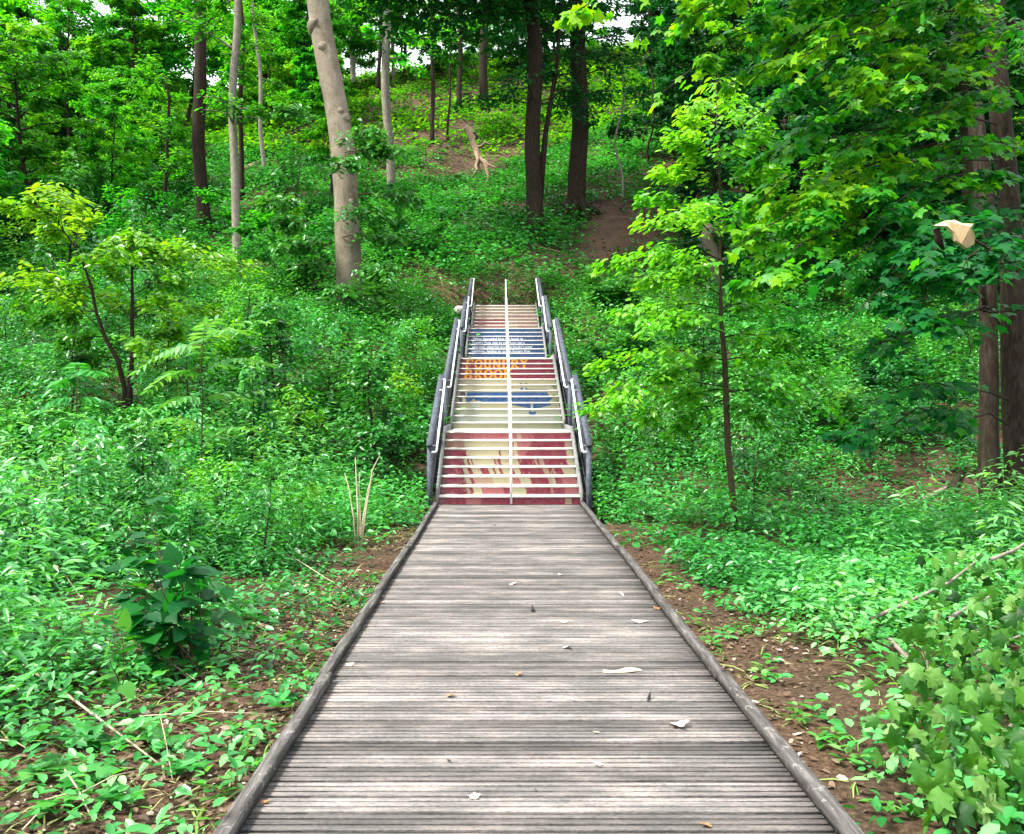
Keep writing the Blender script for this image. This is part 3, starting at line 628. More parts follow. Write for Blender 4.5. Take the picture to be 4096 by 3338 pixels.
# other trunks: label, base px, top px, width px, bark
TR = [
 ('forest_tree', 'dark straight tree trunk with bare side limbs on the left slope', 815, 930, 790, -500, 52, 40, 'bark_dark', 0, 1.35),
 ('forest_tree', 'slim pale grey trunk beside the dark straight trunk', 950, 1045, 930, -400, 34, 26, 'bark_grey', 0, 1.2),
 ('forest_tree', 'thin dark stem close behind the slim pale grey trunk', 972, 800, 955, -300, 20, 15, 'bark_dark', 0, 1.2),
 ('forest_tree', 'thin grey tree standing over the pale fallen log', 1064, 700, 985, -300, 18, 11, 'bark_grey', 0, 1.1),
 ('forest_tree', 'tree with pale lower trunk and dark upper trunk between the big beech and the stairs', 1568, 770, 1522, -400, 36, 30, 'bark_grey', 0, 1.1),
 ('forest_tree', 'whitish slender trunk on the crest right of the big pale tree', 1414, 345, 1375, -500, 22, 14, 'bark_birch', 0, 1.1),
 ('forest_tree', 'thin bowed grey trunk on the crest close to the big pale tree', 1372, 325, 1290, -450, 17, 12, 'bark_grey', 0, 1.1),
 ('forest_tree', 'mottled pale trunk on the crest left of the big pale tree', 1116, 340, 1098, -500, 30, 26, 'bark_birch', 0, 1.1),
 ('forest_tree', 'thin dark tree standing in the bare leaf-strewn slope', 1732, 575, 1712, -300, 19, 13, 'bark_dark', 0, 1.2),
 ('forest_tree', 'very thin dark sapling beside the thin tree on the bare slope', 1792, 560, 1796, -200, 10, 7, 'bark_dark', 0, 1.2),
 ('forest_tree', 'medium brown trunk on the upper slope above the dead root snag', 1840, 450, 1822, -500, 22, 17, 'bark_brown', 0, 1.3),
 ('forest_tree', 'stout brown trunk on the upper slope left of the twin-stemmed tree', 1936, 430, 1945, -500, 36, 28, 'bark_brown', 0, 1.3),
 ('forest_tree', 'small trunk on the crest left of the stout brown trunk', 1575, 330, 1560, -300, 16, 12, 'bark_grey', 0, 1.3),
 ('forest_tree', 'brown crest trunk showing white sky around its foot', 1618, 335, 1606, -300, 14, 10, 'bark_brown', 0, 1.3),
 ('forest_tree', 'grey trunk on the right ridge in front of the brightest sky gap', 2600, 240, 2595, -300, 18, 14, 'bark_dark', 0, 1.2),
 ('forest_tree', 'dark ridge trunk seen through the maple leaves', 3395, 260, 3390, -300, 26, 20, 'bark_dark', 0, 1.2),
 ('forest_tree', 'pale brown trunk half hidden behind the bright sapling', 2852, 1135, 2846, 905, 56, 50, 'bark_pale', 0, 1.15),
 ('forest_tree', 'thin pale stem rising from the dark hollow right of the stairs', 2490, 790, 2478, 200, 9, 6, 'bark_grey', 0, 1.1),
 ('forest_tree', 'thin brown stem deeper in the dark hollow', 2605, 680, 2600, 200, 9, 6, 'bark_brown', 0, 1.1),
 ('forest_tree', 'white dead pole standing in the shade of the right slope', 3682, 1090, 3640, 120, 24, 16, 'bark_birch', 0, 1.1),
 ('forest_tree', 'brown trunk behind the white dead pole', 3452, 640, 3448, 0, 22, 18, 'bark_brown', 0, 1.1),
 ('forest_tree', 'grey shaded trunk left of the thick right-hand trunk', 3880, 1330, 3845, -300, 56, 44, 'bark_brown', 0, 1.1),
 ('forest_tree', 'slim dark stem with a swollen middle at the far left slope', 680, 960, 660, 300, 18, 9, 'bark_dark', 0, 1.2),
 ('forest_tree', 'left-most grey trunk of the far wood', 98, 560, 70, -300, 26, 22, 'bark_brown', 0, 1.1),
 ('forest_tree', 'grey-brown trunk in the far left wood with ivy at its foot', 245, 540, 240, -300, 20, 16, 'bark_grey', 0, 1.1),
 ('forest_tree', 'short-looking brown trunk near the pale snapped stump', 308, 520, 280, -200, 20, 15, 'bark_brown', 0, 1.1),
 ('forest_tree', 'twisted dark trunk in the shade behind the thick right-hand tree', 3925, 960, 3900, -200, 26, 18, 'bark_dark', 0, 1.1),
]
SHADE_CROWN = shade_crown_mesh(33, 5.0, 7.5, 130, 80, .36, 'oval')  # shared crown, added to cast shade over the right woods
for i, (nm, lab, ub, vb, ut, vt, w0, w1, bk, ex, fl) in enumerate(TR):
    root, tk, p, rad = standing(nm, lab, ub, vb, ut, vt, w0, w1, bk, 300 + i, wob=.12 if w0 > 15 else .2, flare=fl, n=16, sides=10)
    base = np.array(root.location); rr = rs(700 + i); wd = MB(); L = Leaves(); D = base[1]
    ks = [k for k in range(5, 15)]
    nl = 9 if w0 > 12 else 5
    for j in range(nl):
        k = rr.choice(ks); l = rr.uniform(1.2, 3.2) * (D / 55) ** .5
        limb(root, bk, L, rr, p, k, rr.uniform(0, 6.28), l, rr.uniform(-.1, .4), 150, .16 + .0026 * D, rr.uniform(.25, .7), rad[k] * .35, zsp=.15)
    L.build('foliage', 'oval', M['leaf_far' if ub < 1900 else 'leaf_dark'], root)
    if ub > 2560 and w0 > 15 and vt < 100: link('crown', SHADE_CROWN, M['leaf_dark'], root, tuple(p[12])).rotation_euler = (0, 0, i)  # shade crown added high on the right-hand trees to darken the slope

# twin-stemmed dark tree and its rooted neighbour right of the stairs' head
root, tk, p, rad = standing('twin_tree', 'dark twin-stemmed tree with flared pale-barked foot above the stairs', 2145, 945, 2108, -500, 66, 46, 'bark_dark', 51, wob=.12, flare=1.7, n=22)
base = np.array(root.location); D = base[1]
q = [W(u, v, D + .2) - base for u, v in ((2158, 800), (2172, 640), (2184, 520), (2205, 400), (2228, 260), (2240, 60), (2250, -250))]
MB().tube(q, np.array([30, 26, 22, 20, 17, 14, 9]) * D / F / 2, 10, .5, rs(5), .06).build('second_stem', M['bark_dark'], root, True)
rb = MB(); rr = rs(52)
for az in np.linspace(3.4, 6.1, 6):
    rb.tube([(np.cos(az) * .2, np.sin(az) * .2, .7), (np.cos(az) * .5, np.sin(az) * .5, .2), (np.cos(az) * .9, np.sin(az) * .9, -.15 + gz(base[0] + np.cos(az) * .9, base[1] + np.sin(az) * .9) - base[2])], [.2, .15, .07], 8, .5, rr, .1)
rb.build('root', M['bark_brown'], root, True)
L = Leaves(); wd = MB()
for j in range(34):
    k = rr.randint(8, 20); limb(root, 'bark_dark', L, rr, p, k, rr.uniform(0, 6.28), rr.uniform(1.6, 4.2), rr.uniform(-.25, .25), 150, .24, rr.uniform(.2, .6), .04, zsp=.15)
L.build('foliage', 'oval', M['leaf_dark'], root)
link('crown', shade_crown_mesh(31, 6.0, 8, 150, 90, .34, 'oval'), M['leaf_dark'], root, tuple(ray_ground(2480, 930) + np.array(SUN_DIR) * 14 - base))  # crown added on the sun's line to the hollow, to shade it
root, tk, p, rad = standing('rooted_tree', 'thick brown tree with arched exposed roots at the edge of the dark hollow', 2306, 880, 2318, -500, 74, 50, 'bark_brown', 53, wob=.10, flare=1.15, n=22)
base = np.array(root.location); D = base[1]; rb = MB(); rr = rs(54)
for az, ln in ((3.0, 1.5), (3.8, 1.1), (4.5, 1.0), (5.2, 1.2), (5.9, 1.3), (.3, 1.0)):
    zz = gz(base[0] + np.cos(az) * ln, base[1] + np.sin(az) * ln) - base[2]
    rb.tube([(np.cos(az) * .25, np.sin(az) * .25, .9), (np.cos(az) * ln * .45, np.sin(az) * ln * .45, .55), (np.cos(az) * ln * .8, np.sin(az) * ln * .8, .25 + zz * .6), (np.cos(az) * ln, np.sin(az) * ln, zz - .15)], [.22, .16, .11, .07], 8, .5, rr, .12)
rb.build('root', M['bark_brown'], root, True)
L = Leaves(); wd = MB()
for j in range(34):
    k = rr.randint(8, 20); limb(root, 'bark_dark', L, rr, p, k, rr.uniform(0, 6.28), rr.uniform(1.6, 4.6), rr.uniform(-.25, .25), 150, .24, rr.uniform(.2, .6), .04, zsp=.15)
L.build('foliage', 'oval', M['leaf_dark'], root)
link('crown', shade_crown_mesh(32, 6.5, 8, 170, 90, .34, 'oval'), M['leaf_dark'], root, tuple(ray_ground(2480, 800) + np.array(SUN_DIR) * 15 - base + [2.5, 0, 1]))  # another added crown, set toward the sun to keep the hollow in shade

# ivy-clad pole behind the bright sapling
root, tk, p, rad = standing('ivy_tree', 'narrow trunk wrapped in dark ivy behind the bright sapling', 2795, 640, 2780, 150, 24, 18, 'bark_brown', 55, wob=.05)
L = Leaves(); rr = rs(56); n = 900; k = rr.uniform(2, 14.9, n); P = p[k.astype(int)] + (p[np.minimum(k.astype(int) + 1, 15)] - p[k.astype(int)]) * (k % 1)[:, None]
az = rr.uniform(0, 6.28, n); o = np.stack([np.cos(az), np.sin(az), rr.normal(-.2, .3, n)], 1); L.add(P + o * rr.uniform(.2, .75, n)[:, None], o + [0, 0, -.8], o + [0, 0, .5], .24 * rr.uniform(.6, 1.2, n), np.clip(rr.normal(.45, .2, n), 0, 1))
L.build('ivy', 'oval', M['leaf_dark'], root)

# right-hand trunks near the walk
b1 = ray_ground(4100, 2165); root, tk, p, rad = trunk_tree('maple_tree', 'tall brown maple trunk at the right edge spreading branches over the slope', b1, W(3950, -700, b1[1] + .8), 105 * b1[1] / F / 2, 66 * b1[1] / F / 2, 'bark_brown', 61, .05, flare=1.25, n=24, sides=16)
base = b1.copy(); rr = rs(62); wd = MB(); L = Leaves()
def mbr(u0, v0, D0, u1, v1, D1, nl, tint, size=.125, spread=.85, sag=.06, rad=.016, tw=9):
    a = W(u0, v0, D0) - base; e = W(u1, v1, D1) - base
    spray(L, wd, rr, a, e, sag, int(nl * 1.55), spread, size, tint, rad, .38, .34, tw, .16, .045)
BR = [  # limbs: start px, depth, tip px, depth, leaves, tint
 (3960, -500, 11.8, 2290, 60, 8.2, 250, .92), (3960, -400, 11.8, 2480, 40, 8.4, 260, .92), (3960, -300, 11.8, 2560, 170, 8.6, 260, .85), (3960, -200, 11.8, 2700, 90, 9, 260, .75),
 (3965, -150, 11.8, 2640, 380, 8.8, 240, .80), (3970, -100, 11.8, 2900, 150, 9.4, 260, .5), (3970, -80, 11.8, 3150, 60, 9.8, 240, .35), (3970, 0, 11.8, 3000, 330, 8.8, 260, .7),
 (3975, 60, 11.8, 3180, 260, 8.6, 240, .85), (3975, 100, 11.8, 2880, 560, 9.4, 260, .45), (3980, 200, 11.8, 3280, 420, 9.0, 230, .80), (3985, 300, 11.8, 3060, 650, 9.5, 260, .5),
 (3985, 350, 11.8, 3400, 420, 9.0, 200, .72), (3990, 420, 11.8, 2980, 860, 9.0, 300, .66), (3990, 500, 11.8, 3340, 620, 9.0, 220, .55), (3995, 560, 11.8, 2900, 1010, 8.6, 330, .80),
 (3995, 640, 11.8, 3220, 900, 8.8, 260, .55), (4000, 700, 11.8, 3080, 1120, 8.4, 280, .65), (4000, 760, 11.8, 3500, 880, 8.6, 200, .35), (4005, 800, 11.8, 3300, 1130, 8.4, 260, .35),
 (4005, 860, 11.8, 3560, 1080, 8.2, 240, .22), (4010, 950, 11.8, 3400, 1280, 8.4, 240, .15), (4010, 900, 11.4, 3700, 1050, 7.8, 230, .12), (4015, 1000, 11.4, 3600, 1300, 8.2, 200, .15),
 (4030, 1000, 11.0, 3850, 1080, 7.6, 200, .10), (4060, 1100, 11.0, 4000, 1120, 7.6, 180, .12), (4030, 1700, 11.6, 3300, 1780, 9.0, 170, .12), (4030, 1600, 11.6, 3450, 1620, 9.4, 120, .2),
 (4060, -300, 11.6, 3700, 100, 8.6, 200, .45), (4060, -200, 11.6, 3500, -20, 8.8, 220, .35), (4060, 100, 11.6, 4080, 300, 9, 120, .5), (3960, -420, 11.8, 2850, -20, 8.8, 260, .8), (3960, -420, 11.8, 3250, -30, 9.2, 260, .45),
 (3985, 250, 11.8, 3700, 380, 9.4, 120, .6), (3990, 600, 11.8, 3700, 700, 9.2, 140, .5), (3985, 380, 11.8, 3620, 560, 9.4, 150, .55),
]
for q in BR: mbr(*q)
for q in ((4000, 1250, 11.8, 3450, 1480, 9.2, 70, .3), (4000, 1300, 11.8, 3750, 1380, 8.6, 60, .2)): mbr(*q)
wd.build('branch', M['bark_dark'], root); L.build('foliage', 'maple', M['leaf_maple'], root)
b2 = ray_ground(3985, 2085)
root, tk, p, rad = trunk_tree('forked_tree', 'dark brown trunk with flared hollow foot beside the right edge maple', b2, W(3912, 420, b2[1] + .4), 74 * b2[1] / F / 2, 62 * b2[1] / F / 2, 'bark_brown', 63, .04, flare=1.9, n=20, sides=16)
q = [W(u, v, b2[1] - .15) - b2 for u, v in ((3925, 500), (3905, 700), (3900, 900), (3925, 1100), (3945, 1250))]
MB().tube(q, np.array([9, 14, 20, 26, 24]) * b2[1] / F / 2, 8, .5, rs(3), .12).build('vine', M['bark_dark'], root, True)
b = np.array(W(4060, 1600, b2[1] - .1)) - b2
MB().tube([(.30, -.1, -.3), (.34, -.12, 1.0), (.36, -.1, 2.6), (.33, 0, 4.2)], [.10, .085, .08, .07], 8, .5, rs(2), .08).build('second_stem', M['bark_dark'], root, True)
MB().tube([(.14, -.27, .08), (.15, -.265, .6), (.16, -.23, 1.0)], [.10, .075, .01], 8, .5).build('hollow', M['bark_dark'], root, True)
# torn pale slab of wood hanging in the maple branches
s = W(3830, 925, 7.5); o = empty('broken_branch', tuple(s)); tag(o, 'snapped dark branch stub with a torn pale tan wood face among the maple leaves', 'broken branch')
sl = np.array([(3735, 903), (3790, 880), (3830, 876), (3850, 893), (3885, 900), (3872, 912), (3898, 948), (3905, 975), (3880, 990), (3850, 975), (3818, 965), (3806, 935), (3785, 908)], float)
pts = np.array([W(u, v, 7.5) - s for u, v in sl]); pts[:, 1] += .05 * np.sin(np.arange(len(pts)))
bm = bmesh.new(); f1 = bm.faces.new([bm.verts.new(q) for q in pts]); ex = bmesh.ops.extrude_face_region(bm, geom=[f1])
for v_ in [g for g in ex['geom'] if isinstance(g, bmesh.types.BMVert)]: v_.co.y += .05
bmesh.ops.recalc_face_normals(bm, faces=bm.faces); me = bpy.data.meshes.new('torn_face'); bm.to_mesh(me); bm.free(); link('torn_face', me, M['torn_wood'], o)
MB().tube([W(3745, 915, 7.56) - s, W(3755, 960, 7.58) - s, W(3775, 1000, 7.62) - s], [.030, .034, .012], 8, .5, rs(8), .15).build('stub', M['bark_dark'], o, True)
MB().tube([W(3895, 960, 7.62) - s, W(3960, 1000, 8.2) - s, W(4060, 940, 11.4) - s], [.012, .016, .03], 8, .5, rs(9), .1).build('limb', M['bark_dark'], o, True)

# bright sapling right of the walk
b3 = ray_ground(2938, 2132); D = b3[1]; root = empty('sapling', tuple(b3)); tag(root, 'slender bright lime-leaved sapling standing right of the boardwalk', 'sapling')
sp = np.array([W(u, v, D) - b3 for u, v in ((2940, 2180), (2932, 2000), (2912, 1800), (2905, 1600), (2900, 1450), (2885, 1280), (2880, 1100), (2884, 900), (2878, 700), (2868, 500), (2866, 350))])
MB().tube(sp, np.array([28, 26, 25, 24, 22, 17, 14, 11, 8, 5, 2]) * D / F / 2, 10, .5, rs(6), .05).build('trunk', M['bark_sapling'], root, True)
rr = rs(66); L = Leaves(); wd = MB()
SB = [(350, 2870, 370, 30), (420, 2760, 440, 50), (430, 2950, 420, 50), (500, 2720, 480, 80), (520, 3020, 470, 80), (580, 2700, 560, 110), (600, 3080, 540, 110), (680, 2680, 560, 110), (650, 2960, 600, 90), (740, 2640, 690, 140), (760, 3080, 690, 140),
      (860, 2570, 810, 170), (840, 2760, 860, 110), (900, 3060, 850, 150), (960, 2600, 900, 170), (1010, 3120, 960, 130), (1040, 2500, 1060, 190), (1050, 2700, 1100, 120), (1180, 2600, 1130, 140), (1240, 2480, 1270, 190), (1260, 2700, 1300, 130), (1240, 3080, 1230, 110),
      (1330, 2560, 1310, 150), (1350, 3160, 1370, 130), (1420, 2420, 1480, 190), (1440, 2640, 1500, 150), (1440, 3240, 1500, 130), (1500, 2460, 1570, 180), (1520, 3100, 1560, 110), (1550, 2360, 1640, 200), (1560, 2560, 1680, 160), (1570, 3300, 1640, 110), (1600, 2680, 1740, 120), (1620, 3060, 1700, 70)]
for v0, ut, vt, nl in SB:
    k = np.interp(v0, [350, 500, 700, 900, 1100, 1280, 1450, 1600, 1800], np.arange(10, 1, -1)); i0 = min(int(k), 9); a = sp[i0] + (sp[i0 + 1] - sp[i0]) * (k - i0)
    e = W(ut, vt, D + rr.uniform(-1.6, .9)) - b3
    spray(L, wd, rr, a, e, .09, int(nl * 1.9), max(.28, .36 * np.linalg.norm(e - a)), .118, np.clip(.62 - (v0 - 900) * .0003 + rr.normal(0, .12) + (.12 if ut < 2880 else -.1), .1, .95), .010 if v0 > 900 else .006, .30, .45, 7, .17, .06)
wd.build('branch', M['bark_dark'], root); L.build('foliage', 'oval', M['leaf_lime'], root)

# multi-stemmed young tree on the left bank
b4 = np.array([*W(505, 1600, 17.0)[:2], 0]); b4[2] = gz(b4[0], b4[1]); D = 17.0; root = empty('young_tree', tuple(b4)); tag(root, 'young yellow-green tree with two dark forking stems on the left bank', 'tree')
wd = MB(); rr = rs(71); L = Leaves()
s1 = np.array([W(u, v, D) - b4 for u, v in ((505, 1900), (500, 1560), (470, 1440), (420, 1350), (385, 1250), (365, 1150), (335, 1060), (300, 990), (255, 925), (240, 870))])
s2 = np.array([W(u, v, D) - b4 for u, v in ((515, 1900), (520, 1550), (530, 1400), (528, 1280), (530, 1180), (528, 1080), (522, 960))])
MB().tube(s1, np.array([26, 22, 19, 16, 14, 12, 10, 8, 6, 3]) * D / F / 2, 8, .5, rs(1), .06).build('stem', M['bark_dark'], root, True)
MB().tube(s2, np.array([26, 22, 18, 16, 13, 9, 4]) * D / F / 2, 8, .5, rs(2), .06).build('stem', M['bark_dark'], root, True)
YB = [(s1, 3, 100, 1060), (s1, 4, 20, 1120), (s1, 5, 60, 1240), (s1, 5, 200, 1180), (s1, 7, 350, 860), (s1, 8, 120, 800), (s1, 9, 230, 760), (s1, 9, 60, 850), (s1, 6, 480, 1020), (s1, 3, 250, 1380), (s1, 2, 330, 1450), (s2, 2, 700, 1330), (s2, 3, 820, 1240), (s2, 3, 640, 1190), (s2, 4, 400, 1030),
      (s2, 4, 780, 1120), (s2, 5, 800, 1000), (s2, 5, 690, 990), (s2, 5, 1010, 1080), (s2, 6, 500, 970), (s2, 6, 600, 980), (s2, 6, 420, 1000), (s2, 3, 380, 1180), (s2, 2, 650, 1420), (s1, 4, 150, 1300), (s1, 8, 180, 930)]
for s_, k, ut, vt in YB:
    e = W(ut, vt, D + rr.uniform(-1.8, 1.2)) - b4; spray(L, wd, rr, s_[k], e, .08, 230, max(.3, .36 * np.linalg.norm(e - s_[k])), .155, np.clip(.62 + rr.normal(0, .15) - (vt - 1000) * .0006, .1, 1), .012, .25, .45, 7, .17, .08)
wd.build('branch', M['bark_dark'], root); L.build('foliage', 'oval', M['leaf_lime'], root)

# understory trees: six built kinds, copied over the wooded slopes
KIND = [understory(901, 8, 2.9, 24, 7600, .26), understory(902, 10, 3.2, 28, 8600, .27, .25), understory(903, 7, 2.6, 22, 6600, .25, .15, 'cone'), understory(904, 11, 3.4, 28, 8800, .28, .3, 'cone'), understory(905, 6, 2.8, 20, 6400, .25, .10)]
rr = rs(77); placed = []
OPEN = [(1480, 2080, 300, 800, .12), (2330, 2660, 640, 1100, .06), (1700, 2300, 900, 1400, .03), (1000, 1480, 560, 1000, .25), (540, 900, 880, 1150, .2), (90, 560, 800, 1080, .1), (770, 860, 60, 930, .08), (905, 985, 560, 1040, .08), (960, 1075, 600, 720, .05), (215, 330, 560, 720, .1), (1395, 1430, 60, 340, .3), (2080, 2500, 200, 600, .6), (3400, 3900, 1200, 1900, .1), (1500, 1830, 230, 320, .5), (2420, 2620, 90, 190, .4)]
def place_understory(x, y, ki, s, mat, lab, grp, nm='understory_tree', cat='tree'):
    me_w, me_c = KIND[ki]
    z = gz(x, y); root = empty(nm, (x, y, z)); root.rotation_euler = (rr.normal(0, .05), rr.normal(0, .05), rr.uniform(0, 6.28)); root.scale = (s, s, s * rr.uniform(.85, 1.15)); tag(root, lab, cat, grp)
    key = (ki, mat)
    if key not in CR:
        mc = me_c if not any(k[0] == ki for k in CR) else me_c.copy()
        mc.materials.clear(); mc.materials.append(M[mat]); CR[key] = mc
    link('trunk', me_w, M['bark_dark'], root); link('crown', CR[key], None, root)
CR = {}
def ok(x, y, z0, h, R):
    u = U0 + x / y * F
    for f in (.35, .6, .85):
        v = V0 - (z0 + h * f - EYE) / y * F; pr = R * .75 * F / y
        for (a, b_, c_, d_, pr_) in OPEN:
            if u + pr > a and u - pr < b_ and v + pr * .7 > c_ and v - pr * .7 < d_ and rr.uniform() > pr_: return False
    return True
tries = 0; cnt = 0
while cnt < 230 and tries < 20000:
    tries += 1; y = rr.uniform(26, 112) ; x = rr.uniform(-.72, .72) * y
    if y > 84 and rr.uniform() < .25: continue
    ki = rr.randint(0, 5); h = [8, 10, 7, 11, 6][ki]; R = [2.9, 3.2, 2.6, 3.4, 2.8][ki]; s = rr.uniform(.6, 1.15) * (1.0 if y < 60 else 1.25)
    if y < 36 and abs(x) < 9: continue
    if any((x - a) ** 2 + (y - b_) ** 2 < 2.5 ** 2 for a, b_ in placed): continue
    z = gz(x, y)
    if not ok(x, y, z, h * s, R * s): continue
    u = U0 + x / y * F
    if u < -500 or u > 4600: continue
    if abs(u - 410) < 45 + R * s * .55 * F / y and V0 - (z + h * s * .95 - EYE) / y * F < 170 and rr.uniform() < .9: continue
    placed.append((x, y)); cnt += 1
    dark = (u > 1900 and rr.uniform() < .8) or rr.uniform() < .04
    if y > 84: lab, grp = 'leafy green tree crown standing along the ridge against the white sky', 'trees along the ridge'
    elif u < 1500: lab, grp = 'leafy green understory tree on the wooded slope left of the stairs', 'understory trees on the left slope'
    else: lab, grp = 'shaded dark green understory tree on the wooded slope right of the stairs', 'understory trees on the right slope'
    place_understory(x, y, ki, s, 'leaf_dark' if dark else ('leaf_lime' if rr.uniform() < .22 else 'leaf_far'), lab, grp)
for i, u in enumerate(range(-200, 1650, 95)):       # a closed row of crowns along the left ridge
    y = [66, 78, 90, 72, 84][i % 5] + rr.uniform(-3, 3); x = (u + rr.uniform(-30, 30) - U0) / F * y
    if 330 < u < 470: continue
    place_understory(x, y, [1, 3, 0, 3, 1][i % 5], rr.uniform(1.05, 1.5), 'leaf_far', 'leafy green tree crown standing along the ridge against the white sky', 'trees along the ridge')
SMALL = [understory(911, 2.2, 1.0, 16, 1500, .115, .06), understory(912, 1.7, 1.1, 14, 1300, .10, .05), understory(913, 2.6, .95, 18, 1500, .125, .12, 'cone'), understory(914, 1.3, .9, 12, 1000, .085, .05)]
KIND += SMALL; KH = [8, 10, 7, 11, 6, 2.2, 1.7, 2.6, 1.3]; done = []
def thicket(n, y0, y1, side, s0, s1, mats, lab, grp, seed, gap):
    global rr
    rr = rs(seed); c = t = 0
    while c < n and t < 4000:
        t += 1; y = rr.uniform(y0, y1); x = XC + side * (rr.uniform(2.5 if side < 0 else 3.0, .64 * y + 1.5)); s = rr.uniform(s0, s1); ki = 5 + rr.randint(0, 4)
        if y < 14 and abs(x - XC) < 3.3: s *= .6
        if any((x - a) ** 2 + (y - b_) ** 2 < gap ** 2 for a, b_ in done): continue
        u = U0 + x / y * F; v = V0 - (gz(x, y) - EYE) / y * F; top = v - KH[ki] * s * F / y
        if 1560 < u + s * F / y * .9 and u - s * F / y * .9 < 2560 and y > 20 and top < 1250 and abs(x) < 8: continue
        if 1180 < u < 1560 and top < 1180: continue
        if 700 < u + s * F / y * .5 and u - s * F / y * .5 < 1080 and top < 960: continue
        if side > 0 and (2780 < u < 3060 and y < 12.5 or (u > 3300 and 1900 < v < 2250)): continue
        done.append((x, y)); c += 1; place_understory(x, y, ki, s, mats[rr.randint(0, len(mats))], lab, grp, 'thicket_shrub', 'shrub')
thicket(34, 8.5, 15, -1, .55, .95, ['leaf_mint', 'leaf_cover', 'leaf_mint', 'leaf_lime'], 'leafy shrub in the pale green thicket left of the boardwalk', 'shrubs in the left thicket', 5, 1.0)
thicket(44, 15, 26, -1, .7, 1.15, ['leaf_mint', 'leaf_cover', 'leaf_cover', 'leaf_lime'], 'shrub in the thicket on the bank left of the stairs', 'shrubs on the left bank', 6, 1.5)
thicket(40, 26, 48, -1, 1.0, 1.9, ['leaf_cover', 'leaf_far', 'leaf_lime', 'leaf_cover'], 'large shrub on the wooded slope at the left', 'shrubs on the left slope', 7, 2.6)
thicket(24, 13, 24, 1, .5, 1.0, ['leaf_mint', 'leaf_cover', 'leaf_cover'], 'low shrub on the bank right of the stairs', 'shrubs on the right bank', 8, 1.5)
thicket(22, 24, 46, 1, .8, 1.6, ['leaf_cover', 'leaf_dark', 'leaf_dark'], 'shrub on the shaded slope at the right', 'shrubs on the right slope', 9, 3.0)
print('understory', cnt, tries)

# ------------------------------------------------------------------ ground cover (uncountable): herb layer, near and far
def hnoise(x, y, s=1.0, p=0.0):
    return (np.sin(x * 1.3 * s + p) * np.cos(y * 1.1 * s - p) + np.sin(x * .57 * s - y * .71 * s + 2 * p) + .6 * np.sin(x * 2.9 * s + y * 2.3 * s + p * 3)) / 2.6
def cover(x, y):
    """density 0..1 of the herb layer"""
    c = np.ones(len(x)); ax = x - XC
    lip = np.where(y < 32.3, 1.34 + smooth(14, 15, y) * .1, -1)
    c[np.abs(ax) < lip] = 0
    right = 2.15 + .45 * hnoise(y, y * .3, .8, 1.0) - .35 * smooth(9, 13, y) - .5 * smooth(5, 3.5, y)
    c = np.where((ax > 0) & (y < 14.6), c * smooth(-.25, .25, ax - right), c)
    left = 2.30 + .35 * hnoise(y, y * .3, .9, 2.0) - .7 * smooth(9.5, 13, y) + 1.0 * smooth(6.2, 4.2, y)
    c = np.where((ax < 0) & (y < 14), c * (.20 + .80 * smooth(-.35, .35, -ax - left)), c)
    u = U0 + x / y * F; v = V0 - (ground_h(x, y) - EYE) / y * F
    bare = np.exp(-((u - 2470) / 190) ** 2 - ((v - 930) / 200) ** 2) * 1.15            # brown litter in the hollow
    bare += .70 * np.exp(-((u - 1650) / 260) ** 2 - ((v - 570) / 85) ** 2) + .9 * np.exp(-((u - 1880) / 200) ** 2 - ((v - 690) / 90) ** 2)
    bare += .5 * np.exp(-((u - 1750) / 500) ** 2 - ((v - 380) / 80) ** 2) + .9 * np.exp(-((u - 3640) / 110) ** 2 - ((v - 1360) / 70) ** 2)
    bare += .9 * np.exp(-((u - 3780) / 300) ** 2 - ((v - 2000) / 110) ** 2) + .6 * np.exp(-((u - 1130) / 120) ** 2 - ((v - 800) / 150) ** 2) + 1.1 * smooth(2500, 2900, u) * np.exp(-((v - 560) / 330) ** 2)
    return np.clip(c * (1 - bare), 0, 1)
